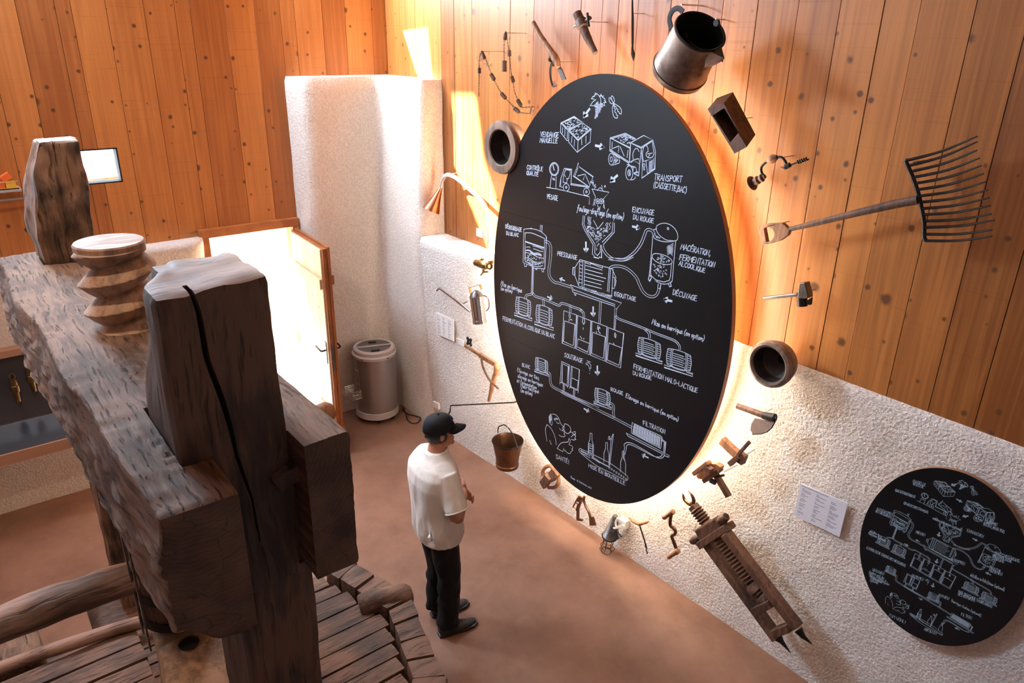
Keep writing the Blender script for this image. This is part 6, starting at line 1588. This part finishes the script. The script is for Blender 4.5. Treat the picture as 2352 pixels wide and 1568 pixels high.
    v.l('900 1048 998 1090 984 1350 982 1368|900 1048 886 1295 880 1315|912 1062 908 1180|905 1188 984 1225 972 1330 895 1292 905 1188|888 1300 930 1318 924 1412|946 1325 940 1410|982 1342 946 1328')
    v.barrel(1190, 1465, (170, 62), (0, -155), 5)
    v = V(D, 1400, 440, .17857, T)
    v.dbl('-10 858 50 868 120 872 190 870 270 825 350 750 410 660 450 560 475 500 515 488 560 515 575 560 590 590', 30)
    v.l('605 478 568 490 565 500|575 540 620 595'); v.s('568 560 580 600 650 632 740 645 840 635'); v.s('600 470 610 440 650 415 710 405 780 425 840 475 875 540 878 600 855 630 800 630 730 620 660 575 615 520 602 470')
    v.l('560 560 535 840 520 1010 512 1065 545 1110 620 1165|852 635 828 900 808 1150 790 1168'); v.s('552 820 570 800 620 797 700 815 770 850 805 890 795 925 740 938 660 925 590 890 555 850 552 820')
    v.l('545 850 528 1040 535 1080 600 1135 700 1162 770 1140 785 1085 798 930'); v.s('545 1110 620 1160 690 1188 760 1180 805 1150')
    v.l('515 1065 500 1130 515 1150 540 1110|758 1188 775 1225 795 1215 785 1175|628 1185 622 1240 652 1250 660 1190|742 468 752 460 764 470 760 488 748 484 742 468', 1.1)
    for k in range(7): v.l('%g %g %g %g' % (738+k*1.5, 716+k*16, 822-k*1.0, 662+k*18), .7)
    for k in range(6): v.l('%g %g %g %g' % (752+k*2, 688+k*17, 818-k*1.5, 736+k*17), .7)
    v.berries('575 835 700 825 790 885 740 920 640 905', 26, 15, 9); v.berries('560 930 760 960 750 1090 640 1110 570 1050', 34, 16, 9); v.l('600 590 615 572 625 580 640 600 650 590', 1.2)
    v.dbl('5 980 60 958 140 960 215 985 290 1040 350 1110 385 1190 430 1280 490 1335 560 1350 610 1320 638 1250', 28)
    v.arrow(298, 448, 382, 465, 3.0, 30); v.arrow(800, 1408, 708, 1385, 3.2, 32)
    v = V(D, 1400, 680, .17857, T)
    v.dbl('80 250 110 285 180 315 300 358 460 420 600 480 750 535 850 580 900 640 902 690', 20); v.dbl('460 425 510 480 515 540', 24); v.l('82 165 98 165')
    v.barrel(372, 728, (270, 88), (10, -200), 6); v.barrel(742, 880, (290, 92), (12, -208), 6)
    v = V(D, 1180, 860, .17219, T)
    v.dbl('630 220 680 255 800 312 1000 410 1180 500 1340 580 1580 705', 24); v.dbl('1275 375 1320 400 1335 440 1330 520 1345 575', 22)
    v.arrow(940, 455, 1005, 490, 2.4, 26); v.arrow(1795, 1108, 1715, 1070, 2.4, 30)
    # taster
    v.s('515 525 560 535 600 580 618 630 640 670 665 690 650 715 665 735 640 745 612 720'); v.s('610 715 630 740 660 750 680 765 672 785 685 815 670 828 630 822 605 805')
    for k in range(6): v.s('%g %g %g %g %g %g' % (500+k*3, 522+k*13, 480+k*3, 545+k*13, 468+k*4, 575+k*14), .9)
    v.s('472 600 480 640 505 675 515 640 505 600 485 595 472 600'); v.s('540 600 555 580 590 590'); v.s('548 612 565 592 592 600'); v.s('570 630 590 650 608 648')
    v.s('445 665 425 720 430 800 445 890'); v.s('445 665 500 720 540 800 560 870 568 935'); v.s('482 875 490 905 502 930')
    v.s('680 655 672 720 690 770 720 785 750 770 762 730 745 690 715 665 680 655'); v.s('755 770 775 765 800 795 765 830'); v.s('800 765 820 760 825 790 800 800 828 820 812 850 830 862 800 872 770 862'); v.s('785 780 800 800 820 790 825 815')
    v.l('582 985 655 1028 668 980 680 1020'); v.s('582 985 610 935 650 905 700 902 728 890 738 850 755 880 748 910 740 935 775 950 790 975 775 995 788 1005 765 1030 750 1052 715 1042 675 1000')
    # bottling line
    v.s('870 1000 885 985 920 1000 1100 1085 1300 1190 1500 1340 1525 1375 1515 1405 1480 1405 1300 1310 1100 1210 900 1050 870 1010 870 1000'); v.l('890 1010 1020 1085|1040 1110 1270 1235|990 1050 1060 1085|1150 1165 1290 1235|900 1045 1020 1110')
    for (a, b, n) in (((905, 1018), (975, 1058), 4), ((1052, 1102), (1140, 1165), 6), ((1275, 1240), (1500, 1390), 8)):
        for k in range(n): x = lerp(a[0], b[0], k/(n-1)); y = lerp(a[1], b[1], k/(n-1)); v.l(' '.join('%g %g' % (x+9*math.cos(q), y+11*math.sin(q)) for q in [2*PI*j/8 for j in range(9)]), .8)
    def bottle(x, y, h, lab):
        v.l('%g %g %g %g %g %g %g %g' % (x-12, y-h, x-14, y-h*.72, x-35, y-h*.5, x-38, y-.04*h)); v.l('%g %g %g %g %g %g %g %g' % (x+12, y-h, x+12, y-h*.68, x+32, y-h*.42, x+30, y+.12*h)); v.l('%g %g %g %g' % (x-12, y-h, x+12, y-h+6))
        if lab: v.l('%g %g %g %g %g %g %g %g %g %g' % (x-28, y-.5*h, x+24, y-.45*h, x+22, y-.04*h, x-28, y-.1*h, x-28, y-.5*h), .8); v.l('%g %g %g %g|%g %g %g %g|%g %g %g %g' % (x-18, y-.4*h, x+12, y-.37*h, x-18, y-.3*h, x+10, y-.25*h, x-16, y-.17*h, x+12, y-.14*h), 1.2)
    bottle(1032, 1060, 280, 1); bottle(1240, 1180, 275, 0); bottle(1462, 1310, 290, 0)
    v.l('1325 792 1300 860 1272 1210|1330 795 1282 1215|1272 820 1262 862 1282 870 1284 825 1272 820|1284 850 1308 865')
    v.s('1480 975 1475 930 1520 905 1600 925 1750 1010 1900 1100 1960 1115 2000 1095 2010 1060'); v.s('1500 975 1510 945 1560 935 1700 1000 1850 1080 1930 1098 1970 1085 1985 1060'); v.l('1480 975 1462 1060|1505 975 1485 1065|1465 1060 1462 1110 1475 1140')
    # filter
    v.l('1582 638 1568 782 1590 792 1610 655 1582 638|1610 655 1960 815 1978 835 1962 985 1940 970 1955 825|1590 790 1960 985|1978 860 2030 900 2015 1050 2078 1080 2068 1100 2010 1080|1985 880 2012 905 2000 1040|1500 778 2000 1040 2010 1080|1500 778 1525 820 1990 1060')
    for k in range(30): x = 1620+k*11.3; v.l('%g %g %g %g' % (x, 662+k*5.6+(k % 2)*6, x-14, 800+k*5.3), .95 if k % 3 else 1.4)
D = Draw(-BD, 0.0050)
pictures(D)
T_ = [('VENDANGE', (1241, 313.5), (1284, 316), 11.5, 1), ('MANUELLE', (1240, 327), (1281, 329), 10.5, 1), ('CONTRÔLE', (1210, 388), (1247, 393), 9.5, 1), ('QUALITÉ', (1209, 401), (1237, 405), 9.5, 1),
 ('PESAGE', (1257, 456), (1282, 461), 11, 0), ('TRANSPORT', (1502, 413), (1567, 419), 14, 2), ('(CAISSETTE,BAC)', (1501, 430), (1577, 443), 13, 2), ('foulage-éraflage (en option)', (1325, 484), (1432, 505), 15, 3),
 ('ENCUVAGE', (1452, 486.5), (1503, 494.5), 11.6, 1.5), ('DU ROUGE', (1454, 503), (1502, 513), 11, 1.5), ('DÉBOURBAGE', (1161, 524), (1199, 533), 9.5, 0), ('DU BLANC', (1163, 539), (1192, 544), 8.5, 0),
 ('MACÉRATION,', (1563, 572), (1632, 588), 12.5, 3), ('FERMENTATION', (1560, 596), (1642, 614), 12.5, 3), ('ALCOOLIQUE', (1559, 609), (1620, 627), 10.5, 2), ('PRESSURAGE', (1280, 586), (1326, 597), 10, 1),
 ('DÉCUVAGE', (1545, 676), (1601, 692), 12, 2), ('EGOUTTAGE', (1411, 679), (1461, 692), 9.5, 1), ('Mise en barrique', (1150, 655), (1199, 672), 11, 2), ('(en option)', (1150, 665), (1177, 673), 9, 1),
 ('FERMENTATION ALCOOLIQUE DU BLANC', (1155, 735), (1275, 778), 9.5, 0), ('Mise en barrique (en option)', (1497, 744), (1617, 784), 12, 3), ('SOUTIRAGE', (1296, 819), (1339, 834), 9.5, 1),
 ('FERMENTATION MALO-LACTIQUE', (1455, 846), (1603, 903), 10.7, 1), ('DU ROUGE', (1454, 860), (1497, 873), 9, 0), ('BLANC', (1199.5, 841), (1218, 847), 8, 0), ('Elevage sur lies,', (1188, 853), (1239, 872), 9, 1),
 ('elevage en barriques', (1189, 866), (1247, 888), 9, 1), ('et fermentation', (1187, 877), (1233, 894), 9, 1), ('Malo-lactique', (1196, 889), (1238, 903), 9, 1), ('(en option)', (1196, 899), (1223, 909), 9, 1),
 ('ROUGE', (1403, 897), (1432, 908), 8.5, 0), ('Elevage en barrique (en option)', (1437, 912), (1558, 968), 9.5, 2), ('FILTRATION', (1477, 975), (1529, 997), 10, 0), ('SANTÉ!', (1277, 1052), (1308, 1066), 9.5, 0),
 ('MISE EN BOUTEILLE', (1352, 1072), (1437, 1115), 8.5, 0)]
for s_, a_, b_, h_, x_ in T_: txt(D, s_, a_, b_, h_, x_, 1.05)
D.build(M['chalk'], big)
D2 = Draw(-BD, 0.003)
# the same picture, smaller, with German words: mapped board to board
def tosmall(q):
    P = on(q[0], q[1], 1, -BD); dx, dz = P.x-BC.x, P.z-BC.z
    u = (dx*math.cos(BT)-dz*math.sin(BT))/BA; w_ = (dx*math.sin(BT)+dz*math.cos(BT))/BB
    X = SC_.x+u*SA*math.cos(ST)+w_*SB*math.sin(ST)+SMX; Z = SC_.z-u*SA*math.sin(ST)+w_*SB*math.cos(ST)+SMZ
    return tuple(proj((X, -0.09, Z)))
SMX, SMZ = 0.0, 0.0
D3 = Draw(-0.09, 0.0019)
pictures(D3, tosmall)
s2 = lambda x, y: (1952+x*.2807, 1060+y*.2807)
G_ = [('MANUELLE', (515, 168), (622, 203), 26), ('WEINLESE', (515, 190), (605, 218), 24), ('QUALITÄTSKONTROLLE', (370, 240), (536, 300), 22), ('GEWICHTSBESTIMMUNG', (440, 346), (640, 425), 22), ('TRANSPORT', (1106, 498), (1208, 530), 26), ('(KISTEN, BEHÄLTER)', (1092, 518), (1264, 585), 24),
 ('ENTSCHLEIMEN', (222, 396), (345, 440), 22), ('DES WEISSWEINS', (210, 412), (336, 464), 22), ('mahlen-entrappen (optional)', (678, 470), (918, 572), 30), ('EINMAISCHEN', (958, 572), (1095, 624), 26), ('PRESSEN', (540, 584), (617, 612), 24),
 ('abfüllen in', (162, 575), (240, 606), 22), ('Holzfässer (optional)', (152, 592), (292, 655), 22), ('ALKOHOLISCHE GÄRUNG DES WEISSWEINS', (134, 710), (456, 862), 24), ('ABTROPFEN', (822, 806), (942, 848), 26), ('MAISCHEGÄRUNG', (1188, 752), (1388, 826), 26), ('ALKOHOLISCHE', (1182, 772), (1325, 828), 24), ('GÄRUNG', (1172, 796), (1262, 830), 24),
 ('MAISCHE', (1145, 874), (1236, 912), 26), ('ABZIEHEN', (1136, 896), (1248, 934), 26), ('WEISSWEIN', (184, 892), (282, 930), 24), ('Ausbau auf der', (158, 905), (284, 962), 22), ('Hefe, Ausbau in', (156, 922), (300, 985), 22), ('Barriques und biologischer', (162, 940), (322, 1014), 22), ('Säureabbau', (166, 956), (262, 996), 22), ('(optional)', (166, 976), (232, 1000), 22),
 ('ABZIEHEN', (502, 938), (604, 976), 24), ('abfüllen in Holzfässer (optional)', (985, 936), (1266, 1060), 30), ('BIOLOGISCHER SÄUREABBAU', (888, 1072), (1164, 1198), 26), ('DES ROTWEINS', (884, 1092), (1024, 1148), 24), ('ROTWEIN', (726, 1100), (814, 1132), 24), ('Barrique-Ausbau (optional)', (832, 1146), (1074, 1270), 26), ('FILTERN', (910, 1258), (1000, 1292), 26), ('ZUM WOHL!', (318, 1262), (456, 1328), 28), ('ABFÜLLEN', (608, 1378), (710, 1418), 26)]
for s_, a_, b_, h_ in G_: txt(D3, s_, s2(*a_), s2(*b_), h_*.2807*.92, 1.2, 1.0)
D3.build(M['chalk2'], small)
txt(D2, 'Dessin', (1311, 1097), (1321, 1103), 5, .5, 1.0)
rr = random.Random(9); u_ = 1325.0
for n_ in (5, 26, 12):     # illegible small signature, as waves of the pen
    q_ = []
    for k in range(n_): q_.append((u_, 1104.5+(u_-1325)*.55+(-4.2 if k % 2 else 0)*rr.uniform(.5, 1.1))); u_ += .72
    D2.line(q_, 1.0); u_ += 1.6
D2.build(M['chalk'], big, 'signature')
